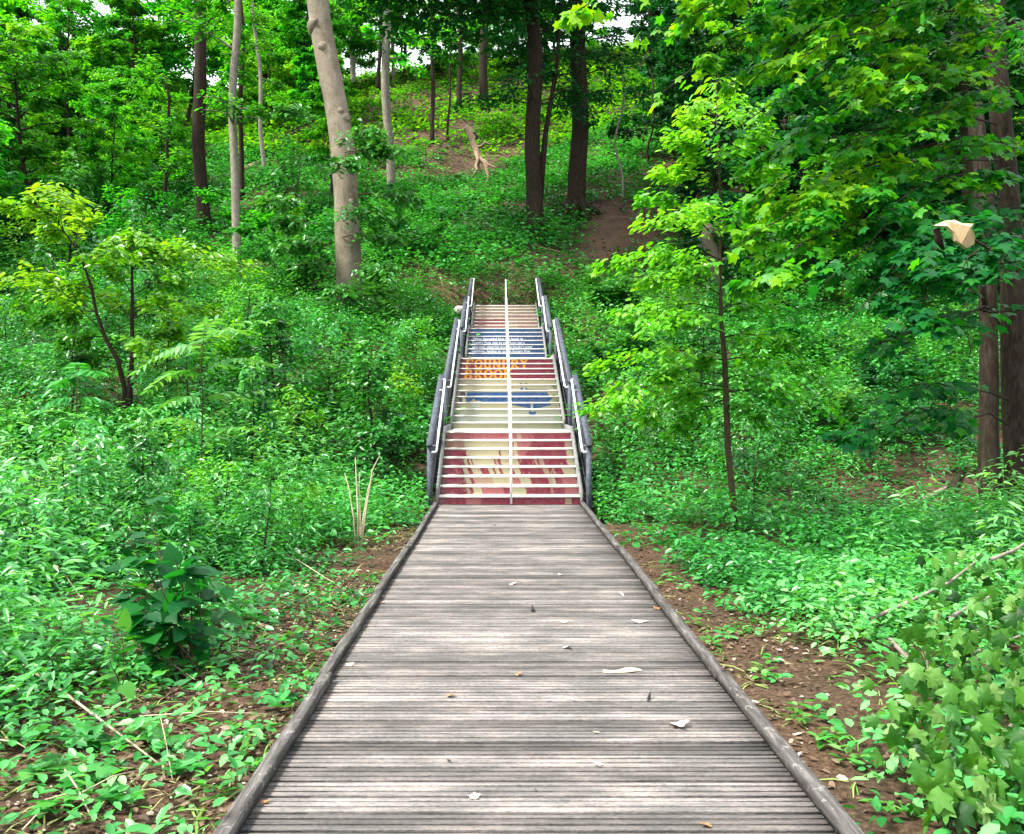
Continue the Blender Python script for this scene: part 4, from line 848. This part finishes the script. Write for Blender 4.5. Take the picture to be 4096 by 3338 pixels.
def herb(name, seed, ymin, ymax, dens, k, hgt, lsize, tpl, mat, label_kind='stuff', tint=.45, patch=.22, zlift=0.0, spread=.16, xlim=.70, pad=2.0, pointy=.3, xs=None, den_fn=cover):
    r = rs(seed); area = []
    ys_ = np.linspace(ymin, ymax, 400); wy = (2 * (xlim * ys_ + pad)); cdf = np.cumsum(wy); A = np.trapezoid(wy, ys_) if hasattr(np, 'trapezoid') else np.trapz(wy, ys_)
    n = int(A * dens); y = np.interp(r.uniform(0, cdf[-1], n), cdf, ys_); x = r.uniform(-1, 1, n) * (xlim * y + pad)
    if xs is not None: m_ = xs(x, y); x, y = x[m_], y[m_]
    c = den_fn(x, y) * np.clip(.70 + .85 * hnoise(x, y, 1.1, 3.3), .08, 1); m_ = r.uniform(0, 1, len(x)) < c; x, y = x[m_], y[m_]; n = len(x)
    z = ground_h(x, y); H = hgt * r.uniform(.35, 1.45, n) * np.clip(1 + .75 * hnoise(x, y, .75, 1.7), .3, 2) * (.5 + .5 * den_fn(x, y))
    base_t = np.clip(tint + 1.5 * patch * hnoise(x, y, .8, 5.0) + r.normal(0, .14, n), 0, 1)
    lean = r.normal(0, .22, (n, 2))
    xi = np.repeat(np.arange(n), k); q = r.uniform(.25, 1, n * k); a = r.uniform(0, 6.28, n * k); rad = spread * r.uniform(.2, 1.0, n * k) * (1.2 - .5 * q)
    sc_ = (1 + np.maximum(y[xi] - ymin, 0) * .0)
    P = np.stack([x[xi] + lean[xi, 0] * H[xi] * q + np.cos(a) * rad, y[xi] + lean[xi, 1] * H[xi] * q + np.sin(a) * rad, z[xi] + zlift + H[xi] * q], 1)
    D = np.stack([np.cos(a), np.sin(a), r.normal(-.05, pointy, n * k)], 1)
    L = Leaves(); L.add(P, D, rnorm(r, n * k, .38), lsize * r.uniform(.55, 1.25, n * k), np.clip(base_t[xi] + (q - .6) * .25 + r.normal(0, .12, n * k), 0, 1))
    o = L.build(name, tpl, mat); o['kind'] = label_kind; return o
left_of = lambda x, y: x < 0
tall = lambda x, y: cover(x, y) * np.where(x < XC, smooth(2.2, 3.6, -(x - XC)) * .9, .35 * smooth(3, 4.5, x))
herb('undergrowth', 31, 2.6, 9.5, 120, 11, .30, .080, 'oval', M['leaf_mint'], tint=.46)
herb('undergrowth', 32, 9.5, 17, 90, 10, .46, .095, 'oval', M['leaf_cover'], tint=.5)
herb('undergrowth', 33, 17, 34, 62, 9, .72, .135, 'oval', M['leaf_cover'], tint=.48, spread=.28)
herb('undergrowth', 34, 34, 58, 24, 9, .75, .22, 'quad', M['leaf_cover'], tint=.42, spread=.42)
herb('undergrowth', 35, 58, 96, 9, 9, .65, .34, 'quad', M['leaf_far'], tint=.45, spread=.6)
herb('undergrowth', 36, 4.5, 18, 26, 18, 1.05, .125, 'lance', M['leaf_mint'], tint=.6, den_fn=tall, spread=.26)
herb('grass', 37, 2.4, 14.5, 60, 5, .02, .20, 'blade', M['grass'], tint=.45, spread=.05, pointy=.1, den_fn=lambda x, y: np.clip(cover(x, y) * .35 + .10, 0, 1) * (np.abs(x - XC) > 1.34))
herb('dry_grass', 38, 2.4, 13, 90, 3, .02, .24, 'blade', M['grass'], tint=.92, patch=.05, spread=.06, pointy=.25, den_fn=lambda x, y: np.where(x < XC, smooth(4.2, 2.0, XC - x) * .5, .06) * (np.abs(x - XC) > 1.34))
# litter: dry leaves, chips and petals on the bare soil
def litter_den(x, y):
    c = cover(x, y); return np.where(np.abs(x - XC) < 1.36, 0, np.clip(.95 - .75 * c, .12, 1) * np.where(x > 0, .38, 1.0))
herb('leaf_litter', 41, 2.4, 15, 330, 2, .016, .052, 'oval', M['litter'], tint=.40, patch=.1, zlift=.006, spread=.12, pointy=.3, den_fn=litter_den)
herb('leaf_litter', 42, 15, 75, 14, 4, .03, .15, 'oval', M['litter'], tint=.35, patch=.1, zlift=.02, spread=.3, pointy=.12, den_fn=litter_den)
herb('leaf_litter', 43, 2.4, 9, 60, 2, .01, .022, 'oval', M['litter'], tint=.95, patch=.05, zlift=.006, spread=.12, pointy=.2, den_fn=lambda x, y: np.where(x < XC - 1.36, np.clip(1.1 - cover(x, y), 0, 1), .05) * (np.abs(x - XC) > 1.36))

r = rs(600); tw_ = MB()
for _ in range(520):
    y = r.uniform(20, 84); x = r.uniform(-.55, .6) * y
    if abs(x - XC) < 1.8 and y < 33: continue
    a = r.uniform(0, 6.28); l = r.uniform(.4, 2.4); z = gz(x, y) + .06; x2, y2 = x + np.cos(a) * l, y + np.sin(a) * l * .6
    w_ = r.uniform(.010, .03); tw_.tube([(x, y, z), ((x + x2) / 2 + r.normal(0, .06), (y + y2) / 2, (z + gz(x2, y2)) / 2 + .10), (x2, y2, gz(x2, y2) + r.uniform(.05, .3))], [w_, w_ * .9, w_ * .4], 5, r.uniform(0, 1), cap=False)
o = tw_.build('twig_litter', M['driftwood']); o['kind'] = 'stuff'

# ------------------------------------------------------------------ near shrubs and saplings that can be told apart
def shrub(name, label, base, stems, nl, size, tpl, mat, seed, tint=.5, spread=.3, bark='bark_sapling', cat='shrub', group=None, droop=.3, rad=.008, nj=.4):
    r = rs(seed); root = empty(name, tuple(base)); tag(root, label, cat, group); wd = MB(); L = Leaves()
    for e in stems:
        e = np.asarray(e, float); spray(L, wd, r, (r.normal(0, .04), r.normal(0, .04), -.05), e, .06, nl, spread, size, np.clip(tint + r.normal(0, .1), 0, 1), rad, droop, nj, 6, .15, .05)
    wd.build('stem', M[bark], root); L.build('foliage', tpl, M[mat], root); return root
b = ray_ground(800, 2690); b = np.array([b[0], b[1], b[2]])
S = [W(u, v, b[1] + dd) - b for u, v, dd in ((590, 2060, .3), (470, 2110, .2), (700, 2240, -.1), (640, 2330, -.3), (480, 2330, .1), (560, 2430, -.2), (760, 2360, .2), (800, 2300, .1), (430, 2480, -.1))]
shrub('heart_leaf_shrub', 'dark green shrub of large heart-shaped leaves leaning left beside the boardwalk', b, S, 24, .155, 'heart', 'leaf_maple', 81, .12, .28, droop=.35, rad=.010)
b = ray_ground(480, 2880)
shrub('broad_leaf_seedling', 'single upright green stem with a few broad heart leaves near the lower left', b, [W(490, 2480, b[1]) - b, W(440, 2640, b[1] - .1) - b], 5, .13, 'heart', 'leaf_wilt', 82, .45, .1, droop=.5, rad=.006)
def frond_plant(name, label, base, tips, seed, leaflet=.11, mat='leaf_mint', tint=.75, cat='sapling', group=None, stem_top=None):
    """stem carrying pinnate fronds"""
    r = rs(seed); root = empty(name, tuple(base)); tag(root, label, cat, group); L = Leaves(); wd = MB()
    top = np.asarray(stem_top); st_ = path((0, 0, -.05), top, 8, r, .02); wd.tube(st_, np.linspace(.014, .005, 8), 6)
    for (k, e) in tips:
        a = st_[k]; e = np.asarray(e, float); t = np.linspace(0, 1, 12)[:, None]; Lg = np.linalg.norm(e - a); p = a + (e - a) * t + np.array([0, 0, 1.]) * .14 * Lg * 4 * t * (1 - t)
        wd.tube(p, np.linspace(.005, .0015, 12), 4, cap=False); fw = unit(e - a); la = np.cross(fw, [0, 0, 1.])
        for sd in (-1, 1):
            P = p[2:]; n = len(P); D = la * sd + fw * .45 + np.stack([r.normal(0, .08, n), r.normal(0, .08, n), r.normal(-.22, .1, n)], 1)
            L.add(P, D, rnorm(r, n, .18), leaflet * (1.15 - .5 * np.linspace(0, 1, n)) * r.uniform(.85, 1.15, n), np.clip(tint + r.normal(0, .13, n), 0, 1))
        L.add(p[-1:], fw[None], rnorm(r, 1, .1), leaflet * .8, tint)
    wd.build('stem', M['bark_sapling'], root); L.build('fronds', 'lance', M[mat], root); return root
b = ray_ground(822, 2110); b[1] -= 0
T = lambda u, v, dd: W(u, v, b[1] + dd) - b
frond_plant('frond_sapling', 'tall dark-stemmed sapling with pale feathery fronds on the left bank', b, [(7, T(690, 1420, .2)), (7, T(960, 1330, -.4)), (7, T(1060, 1290, .5)), (7, T(560, 1480, -.5)), (6, T(600, 1560, .3)), (6, T(1060, 1460, -.3)), (5, T(640, 1640, -.6)), (5, T(980, 1600, .5)), (4, T(1120, 1560, .2)), (4, T(560, 1720, .2)), (6, T(820, 1300, -.7)), (7, T(860, 1280, .6)), (3, T(1000, 1720, -.5))], 83, .27, stem_top=T(800, 1385, 0))
b = ray_ground(315, 2090)
frond_plant('frond_sapling', 'smaller dark-stemmed frond sapling farther left among the ground plants', b, [(7, T(200, 1570, .2)), (7, T(400, 1500, -.3)), (6, T(160, 1640, -.3)), (6, T(430, 1620, .3)), (5, T(180, 1740, .3)), (5, T(420, 1750, -.4)), (7, T(310, 1460, .5))], 84, .26, 'leaf_cover', .5, stem_top=T(305, 1510, 0))
b = ray_ground(1540, 1300)
frond_plant('fern_sapling', 'light green feathery frond plant at the foot of the thick pale trunk', b, [(6, T(1340, 1155, -.5)), (6, T(1420, 1120, -1)), (7, T(1500, 1150, -1.2)), (7, T(1600, 1170, -.8)), (7, T(1660, 1140, .2)), (6, T(1420, 1230, -1.2)), (6, T(1580, 1240, -1.5)), (7, T(1480, 1100, .4)), (7, T(1560, 1110, .2)), (6, T(1620, 1215, -1))], 85, .34, 'leaf_cover', .62, stem_top=T(1500, 1200, 0))
# broad shrubs standing in the left and right undergrowth
SH = [
 ('round leafy bush with pale sky-lit leaves on the left bank', 1000, 1900, 9, 1.5, 'oval', 'leaf_mint', .66), ('bush of long pale leaves low beside the frond sapling', 620, 2100, 8, 1.2, 'lance', 'leaf_mint', .72),
 ('yellow-green bush right of the young two-stemmed tree', 950, 1560, 9, 1.5, 'oval', 'leaf_lime', .55), ('broad light bush at the far left edge below the young tree', 60, 1900, 9, 1.4, 'oval', 'leaf_mint', .55),
 ('dense green bush between the frond saplings', 560, 1860, 9, 1.3, 'oval', 'leaf_cover', .6), ('low bush of lance leaves at the left edge', 130, 2240, 8, .9, 'lance', 'leaf_mint', .5),
 ('bush close left of the stair foot', 1560, 1830, 8, .9, 'oval', 'leaf_cover', .5), ('bushy green shrub right of the thick pale trunk', 1560, 1040, 10, 2.6, 'oval', 'leaf_cover', .62),
 ('bush against the left of the big pale trunk', 1180, 1180, 10, 2.4, 'oval', 'leaf_cover', .5), ('bright bush right of the upper stair railing', 2460, 1280, 10, 1.8, 'oval', 'leaf_cover', .62),
 ('round bush right of the middle stair railing', 2500, 1500, 9, 1.4, 'oval', 'leaf_cover', .55), ('bush on the right slope under the maple boughs', 3200, 1480, 10, 1.8, 'oval', 'leaf_cover', .6),
 ('low bush right of the slender sapling', 3250, 1750, 9, 1.2, 'oval', 'leaf_mint', .55), ('dark bush below the maple at the right', 3560, 1620, 9, 1.3, 'oval', 'leaf_dark', .5),
 ('dark rounded bush at the upper left edge of the slope', 60, 1000, 12, 3.6, 'oval', 'leaf_dark', .6), ('sunny yellowish bush on the left slope under the dark trunk', 330, 900, 11, 3.0, 'oval', 'leaf_lime', .4),
 ('green bush behind the slim pale grey trunk', 1060, 980, 10, 2.2, 'oval', 'leaf_far', .5), ('light green bush at mid left slope', 640, 1120, 10, 2.2, 'oval', 'leaf_cover', .6),
]
for i, (lab, u, v, ns, h, tp, mt, tn) in enumerate(SH):
    b = ray_ground(u, v); rr = rs(500 + i); fac = max(1, b[1] / 14)
    stems = [np.array([rr.normal(0, .55) * h, rr.normal(0, .45) * h, h * rr.uniform(.45, 1.0)]) for _ in range(ns)]
    shrub('bush', lab, b, stems, 330, 0.105 * fac ** .8 * (1.3 if tp == 'lance' else 1), tp, mt, 520 + i, tn, .42 * h, cat='bush', droop=.2)

# grass clump, weeds and bare stalks
b = ray_ground(1432, 2195); root = empty('dead_stalks', tuple(b)); tag(root, 'clump of pale dry leafless stalks left of the boardwalk', 'dry stalks')
for (u0, u1, v1) in ((1422, 1396, 1955), (1432, 1424, 1890), (1440, 1436, 1950), (1436, 1474, 1950), (1444, 1490, 1880)):
    D = b[1]; MB().tube([W(u0, 2200, D) - b, W(u0 * .6 + u1 * .4, (2195 + v1) / 2, D) - b + [0, .05, 0], W(u1, v1, D + .1) - b, W(u1 + (u1 - 1430) * .5, v1 - 60, D + .12) - b], [.013, .011, .008, .003], 6, .5, rs(int(u1)), .1).build('stalk', M['dead_stalk'], root, True)
# dead root snag on the slope and fallen wood
b = ray_ground(1955, 745); D = b[1]; root = empty('dead_snag', tuple(b)); tag(root, 'bleached dead tree root with forked legs lying on the upper slope', 'dead tree')
T = lambda u, v, dd=0: W(u, v, D + dd) - b
def limbpx(parent, name, pts, wpx, mat, seed, D=None):
    return MB().tube(pts, np.array(wpx) * b[1] / F / 2, 10, .5, rs(seed), .30).build(name, M[mat], parent, True)
limbpx(root, 'trunk', [T(1866, 508, 2.1), T(1874, 522, 1.9), T(1890, 548, 1.6), T(1893, 575, 1.3), T(1906, 604, 1), T(1910, 622, .8), T(1922, 640, .5), T(1943, 652, .3), T(1947, 676, .1), T(1954, 704, 0), T(1950, 730, -.1), T(1956, 755, -.3)], [22, 34, 30, 24, 31, 25, 20, 22, 15, 17, 12, 8], 'driftwood', 1)
limbpx(root, 'branch', [T(1905, 612, .8), T(1913, 640, .3), T(1904, 662, .1), T(1909, 680, -.1), T(1893, 702, -.3)], [20, 13, 14, 9, 6], 'driftwood', 2)
limbpx(root, 'branch', [T(1905, 590, 1), T(1926, 586, .8), T(1940, 572, .8), T(1955, 577, .8), T(1976, 580, .8)], [17, 12, 13, 9, 4], 'driftwood', 3)
limbpx(root, 'branch', [T(1938, 650, .3), T(1962, 664, .1), T(1978, 668, 0), T(1993, 684, -.1)], [13, 7, 8, 3], 'driftwood', 4)
limbpx(root, 'branch', [T(1876, 520, 1.9), T(1866, 512, 1.9), T(1856, 524, 1.8)], [14, 10, 5], 'driftwood', 6)
limbpx(root, 'branch', [T(1888, 540, 1.6), T(1900, 535, 1.5), T(1908, 548, 1.4), T(1904, 560, 1.3)], [16, 12, 9, 5], 'bark_brown', 7)
limbpx(root, 'branch', [T(1918, 640, .6), T(1915, 668, .2), T(1926, 690, .1)], [10, 7, 3], 'driftwood', 8)
limbpx(root, 'branch', [T(1870, 596, 1.1), T(1840, 604, 1.0), T(1800, 622, .8)], [7, 5, 3], 'driftwood', 9)
def log(label, u0, v0, u1, v1, wpx, mat, seed, up=.5, name='fallen_log', cat='log'):
    a = ray_ground(u0, v0); e = ray_ground(u1, v1); r_ = wpx * a[1] / F / 2; root = empty(name, tuple(a)); tag(root, label, cat)
    up_ = np.array([0, 0, r_ * up]); MB().tube([up_, (e - a) * .33 + up_, (e - a) * .66 + up_, e - a + up_], [r_, r_ * .95, r_ * .85, r_ * .75], 10, .5, rs(seed), .06).build('trunk', M[mat], root, True)
    return root
log('pale bare log fallen across the left slope', 972, 690, 1058, 648, 26, 'driftwood', 1)
log('thin pale fallen trunk on the upper slope', 1560, 468, 1702, 418, 9, 'driftwood', 2)
log('dark crooked fallen branch on the upper slope', 1430, 388, 1700, 402, 6, 'bark_dark', 3)
log('dark rotting log lying left of the big pale trunk', 1045, 890, 1190, 790, 15, 'bark_dark', 4)
log('second thin brown log above the rotting log', 1080, 800, 1230, 690, 9, 'bark_brown', 5)
log('dark curved log below the dead root snag', 1965, 745, 2052, 720, 13, 'bark_dark', 6)
log('thin dark branch lying left of the dead root snag', 1780, 755, 1900, 738, 6, 'bark_dark', 7)
log('grey rotten log on the ground below the right trunks', 3690, 2010, 3790, 1960, 26, 'bark_grey', 8)
log('mossy log piece leaning near the flared hollow trunk', 3800, 1990, 3850, 1880, 34, 'bark_brown', 9)
log('cut pinkish branch lying in the grass left of the boardwalk', 972, 2516, 1068, 2524, 26, 'pink_wood', 10, 1.2)
b = ray_ground(238, 706); t = empty('tree_stump', tuple(b)); tag(t, 'pale snapped stump on the far left slope', 'stump')
MB().tube([(.1, 0, -.3), (0, 0, .5), W(225, 650, b[1]) - b], [.26, .22, .16], 10, .5, rs(3), .1).build('trunk', M['driftwood'], t, True)
def rock(name, label, c, s, mat, seed, cat='rock', flat=.6, group=None):
    r = rs(seed); bm = bmesh.new(); bmesh.ops.create_icosphere(bm, subdivisions=3, radius=1)
    ph = r.uniform(0, 6, 6)
    for v_ in bm.verts:
        k = 1 + .18 * math.sin(v_.co.x * 3 + ph[0]) * math.cos(v_.co.y * 3 + ph[1]) + .10 * math.sin(v_.co.z * 5 + ph[2] + v_.co.x * 4); v_.co = Vector((v_.co.x * s * k, v_.co.y * s * .8 * k, v_.co.z * s * flat * k))
    me = bpy.data.meshes.new(name); bm.to_mesh(me); bm.free(); me.polygons.foreach_set('use_smooth', np.ones(len(me.polygons), bool))
    return tag(link(name, me, M[mat], None, tuple(c)), label, cat, group)
c = W(1850, 1245, 31.2); rock('boulder', 'pale boulder beside the top of the left stair railing', c, .36, 'stone', 1)
MBx = None
b = ray_ground(1205, 2360); rock('bark_chip', 'cream slab of bark lying in the grass left of the boardwalk', b + [0, 0, .03], .085, 'dead_stalk', 2, 'bark', .25)

# fallen maple branch with wilting leaves at the lower right
b = ray_ground(3850, 2900); root = empty('fallen_branch', tuple(b)); tag(root, 'heap of fallen maple branches with drooping wilted leaves at the lower right', 'fallen branch')
rr = rs(91); L = Leaves(); n = 1500
px = rr.uniform(3420, 4300, n); pv = rr.uniform(2180, 3230, n); keep = (px - 3560) / 460 + (pv - 2180) / 1900 > .42 + rr.normal(0, .13, n); keep &= ~((pv > 3000) & (px < 3680 + rr.normal(0, 60, n)))
px, pv = px[keep], pv[keep]; n = len(px)
Dn = 1.87 * F / (np.clip(pv + rr.uniform(0, 420, n), 2300, 3500) - V0)      # depth of the ground under each leaf
P = np.stack([(px - U0) / F * Dn, Dn, EYE - (pv - V0) / F * Dn], 1); P[:, 2] = np.maximum(P[:, 2], gz(3, 5) + .05)
P = P - b
D = np.stack([rr.normal(0, .45, n), rr.normal(-.25, .35, n), -np.abs(rr.normal(.9, .3, n))], 1)
Nn = np.stack([rr.normal(-.2, .6, n), rr.normal(-.8, .4, n), rr.normal(.5, .3, n)], 1)
L.add(P, D, Nn, .108 * rr.uniform(.5, 1.2, n), np.clip(rr.normal(.45, .27, n), 0, 1)); L.build('foliage', 'wilt', M['leaf_wilt'], root)
for i, pts in enumerate([((3790, 2480, 5.6), (3870, 2430, 5.8), (3965, 2385, 6.0)), ((3790, 2655, 5.2), (3950, 2630, 5.3), (4150, 2650, 5.4)), ((3835, 2635, 5.2), (3960, 2590, 5.5), (4080, 2545, 5.8)), ((4015, 3020, 4.6), (4025, 2930, 4.7), (4080, 2860, 4.9), (4200, 2850, 5)), ((4000, 3080, 4.5), (4060, 3010, 4.6), (4150, 2950, 4.7)), ((3960, 2240, 6.6), (4060, 2200, 6.6), (4150, 2140, 6.8)), ((3560, 2560, 5.6), (3700, 2700, 5.2), (3715, 2720, 5.2)), ((3705, 2590, 5.3), (3712, 2660, 5.2), (3716, 2715, 5.1)), ((3480, 2480, 6.2), (3800, 2330, 6.4), (3900, 2250, 6.6))]):
    MB().tube([W(*q) - b for q in pts], np.linspace(.016, .008, len(pts)), 7, .5, rs(i), .08).build('twig', M['bark_grey'], root, True)

# seedlings and rosettes at the edge of the bare soil, and dry grass stalks
def rosette(label, u, v, n, size, tpl, mat, seed, tint, grp, tilt=.15):
    b = ray_ground(u, v); r = rs(seed); L = Leaves(); a = np.linspace(0, 6.28, n, endpoint=False) + r.normal(0, .3, n)
    o = tag(empty('weed', tuple(b)), label, 'weed', grp)
    L.add(np.stack([np.cos(a) * .02, np.sin(a) * .02, np.full(n, .02) + r.uniform(0, .05, n)], 1), np.stack([np.cos(a), np.sin(a), r.normal(tilt, .15, n)], 1), rnorm(r, n, .2), size * r.uniform(.6, 1.15, n), np.clip(r.normal(tint, .15, n), 0, 1)); L.build('foliage', tpl, M[mat], o); return o
for i, (u, v) in enumerate(((2810, 2470), (2770, 2510), (2960, 2540), (2900, 2560), (2840, 2590), (3060, 2700), (3110, 2740), (3040, 2730), (3200, 2860), (3260, 2880), (3290, 2990), (3180, 2900), (3090, 2660), (3380, 3060), (2700, 2330), (2730, 2370), (2620, 2350), (3540, 3280), (3480, 3090), (3330, 2970))):
    rosette('small light green weed on the bare soil strip right of the boardwalk', u, v, 7 + i % 4, .085, 'oval', 'leaf_wilt' if i % 3 else 'leaf_mint', 1000 + i, .6, 'weeds on the right soil strip')
for i, (u, v) in enumerate(((1330, 2660), (1290, 2700), (1250, 2640), (1180, 2560), (1330, 2520), (1420, 2420), (1480, 2340), (1120, 2850), (1060, 2960), (960, 3040), (860, 3200), (760, 3100), (1020, 3100), (1240, 2760), (640, 3020), (560, 2960), (430, 3000), (300, 2990), (180, 3120), (360, 3160), (500, 3230), (230, 3270), (90, 3000))):
    rosette('small weed among dry leaves left of the boardwalk', u, v, 6 + i % 4, .10 if i < 14 else .12, 'maple' if u < 800 else 'oval', 'leaf_cover' if i % 3 else 'leaf_wilt', 1100 + i, .5, 'weeds on the left verge', .35)
for i, (u0, v0, u1, v1, wd_) in enumerate(((0, 2600, 640, 3060, 9), (560, 2865, 1100, 2858, 5), (260, 3080, 370, 3280, 7), (90, 3320, 190, 3250, 7), (330, 3170, 560, 3080, 6), (180, 3200, 350, 3190, 6), (0, 2960, 130, 3010, 6), (640, 2860, 690, 3120, 4), (200, 2230, 330, 2400, 5), (520, 2560, 780, 2720, 4), (1060, 2150, 1280, 2260, 4), (1090, 2190, 1330, 2330, 4))):
    a = W(u0, v0, 0); D0 = min(1.80 * F / (v0 - V0), 12); D1 = min(1.84 * F / (v1 - V0), 12); pa = W(u0, v0, D0 * .97); pb = W(u1, v1, D1 * .985)
    root = empty('dry_stalk', tuple(pa)); tag(root, 'thin straw-coloured dry stem lying in the weeds left of the boardwalk', 'dry stalk', 'dry stems left of the boardwalk')
    MB().tube([(0, 0, 0), (pb - pa) * .5 + [0, 0, .02], pb - pa], [wd_ * D0 / F / 2 * .9, wd_ * D0 / F / 2, wd_ * D0 / F / 2 * .6], 6).build('stem', M['dead_stalk'], root, True)

# leaves, bark and twigs lying on the boardwalk
m, nt, out = new_mat('dry_cream'); M['dry_cream'] = m; princ(nt, out, ramp(nt, noise(nt, coords(nt), 30, 4), [(.3, (.45, .34, .22)), (.6, (.72, .62, .48))]), .8, .2)
m, nt, out = new_mat('dry_brown'); M['dry_brown'] = m; princ(nt, out, ramp(nt, noise(nt, coords(nt), 30, 4), [(.3, (.10, .045, .02)), (.6, (.32, .16, .07))]), .8, .2)
m, nt, out = new_mat('dry_dark'); M['dry_dark'] = m; princ(nt, out, (.03, .022, .018), .8, .2)
DB = [('cream curled dry leaf in the middle of the boardwalk', 2272, 2592, 34, 'heart', 'dry_cream'), ('brown crumpled leaf left of the boardwalk centre', 1806, 2782, 30, 'heart', 'dry_brown'), ('large cream dry leaf toward the right of the near boardwalk', 2714, 2902, 62, 'maple', 'dry_cream'),
      ('cream leaf near the bottom of the boardwalk', 1897, 3186, 40, 'maple', 'dry_cream'), ('dark seed pod on the near boardwalk', 1797, 3042, 20, 'oval', 'dry_dark'), ('reddish leaf beside the right curb', 2626, 2436, 26, 'oval', 'dry_brown'), ('small tan leaf on the middle planks', 2073, 2698, 28, 'oval', 'dry_brown'),
      ('yellowish leaf far along the boardwalk', 2052, 2336, 26, 'oval', 'dry_cream'), ('cream leaf near the right curb halfway along', 2487, 2378, 32, 'lance', 'dry_cream'), ('tan sliver of bark halfway along the boardwalk', 2560, 2488, 66, 'lance', 'dry_cream'), ('pale leaf under the right half of the planks ahead', 2255, 2490, 30, 'lance', 'dry_cream'),
      ('grey twig fragment toward the right of the near planks', 2595, 2792, 46, 'lance', 'dry_dark'), ('small pale petal on the near planks', 2390, 3058, 34, 'oval', 'dry_cream'), ('brown leaf close to the right bottom of the boardwalk', 2820, 3300, 40, 'heart', 'dry_brown'), ('narrow pale strip near the centre bottom', 2385, 2930, 30, 'lance', 'dry_cream'),
      ('dark flake on the far boardwalk', 1980, 2100, 16, 'oval', 'dry_dark'), ('dark thin flake on the middle planks', 2130, 2440, 50, 'lance', 'dry_dark'), ('pale chip left of the middle planks', 1400, 2660, 30, 'oval', 'dry_cream'), ('pinkish petal beside the left curb', 1060, 3210, 34, 'oval', 'dry_brown'), ('tan leaf fragment at the centre of the lower planks', 2140, 3160, 26, 'lance', 'dry_dark'), ('pale sliver right of centre on the lower planks', 2280, 2795, 30, 'lance', 'dry_cream'), ('brown leaf against the left curb far ahead', 1530, 2410, 22, 'oval', 'dry_brown'), ('cream chip in the far middle of the boardwalk', 2240, 2300, 22, 'oval', 'dry_cream')]
for i, (lab, u, v, px_, tp, mt) in enumerate(DB):
    D = (EYE - .008) * F / (v - V0); r = rs(1200 + i); c = W(u, v, D); s = px_ * D / F * 1.25
    tv, tf = TPL[tp]; tv = tv.copy(); tv[:, 2] *= -1.6; tv[:, 1] -= .5; tv[:, 2] += .06 + .18 * tv[:, 0] ** 2 + .10 * np.sin(tv[:, 1] * 5 + i); tv = tv * s; lo_ = tv[:, 2].min(); tv[:, 2] -= lo_ - .001
    o = link('fallen_leaf', raw_mesh('fallen_leaf', tv, tf, False), M[mt]); o.location = (c[0], c[1], .003); o.rotation_euler = (0, 0, r.uniform(0, 6.28)); tag(o, lab, 'fallen leaf', 'leaves and bark on the boardwalk')
o = empty('bark_strip', tuple(W(2490, 2690, 5.55))); o.location.z = .006; tag(o, 'long pale torn strip of bark lying across the boardwalk', 'bark')
q = MB(); xs = np.linspace(-.13, .13, 9); hw = np.array([.004, .010, .016, .020, .022, .020, .014, .008, .003]); vs = []
for x_, h_ in zip(xs, hw): vs += [[x_, -h_, .002], [x_, h_ * .8, .012 + .01 * math.sin(x_ * 30)], [x_, h_ * .8, .016 + .01 * math.sin(x_ * 30)], [x_, -h_, .006]]
q.add(vs, [[a * 4 + j, a * 4 + (j + 1) % 4, a * 4 + 4 + (j + 1) % 4, a * 4 + 4 + j] for a in range(8) for j in range(4)]); q.build('strip', M['dry_cream'], o); o.rotation_euler = (0, 0, .15)
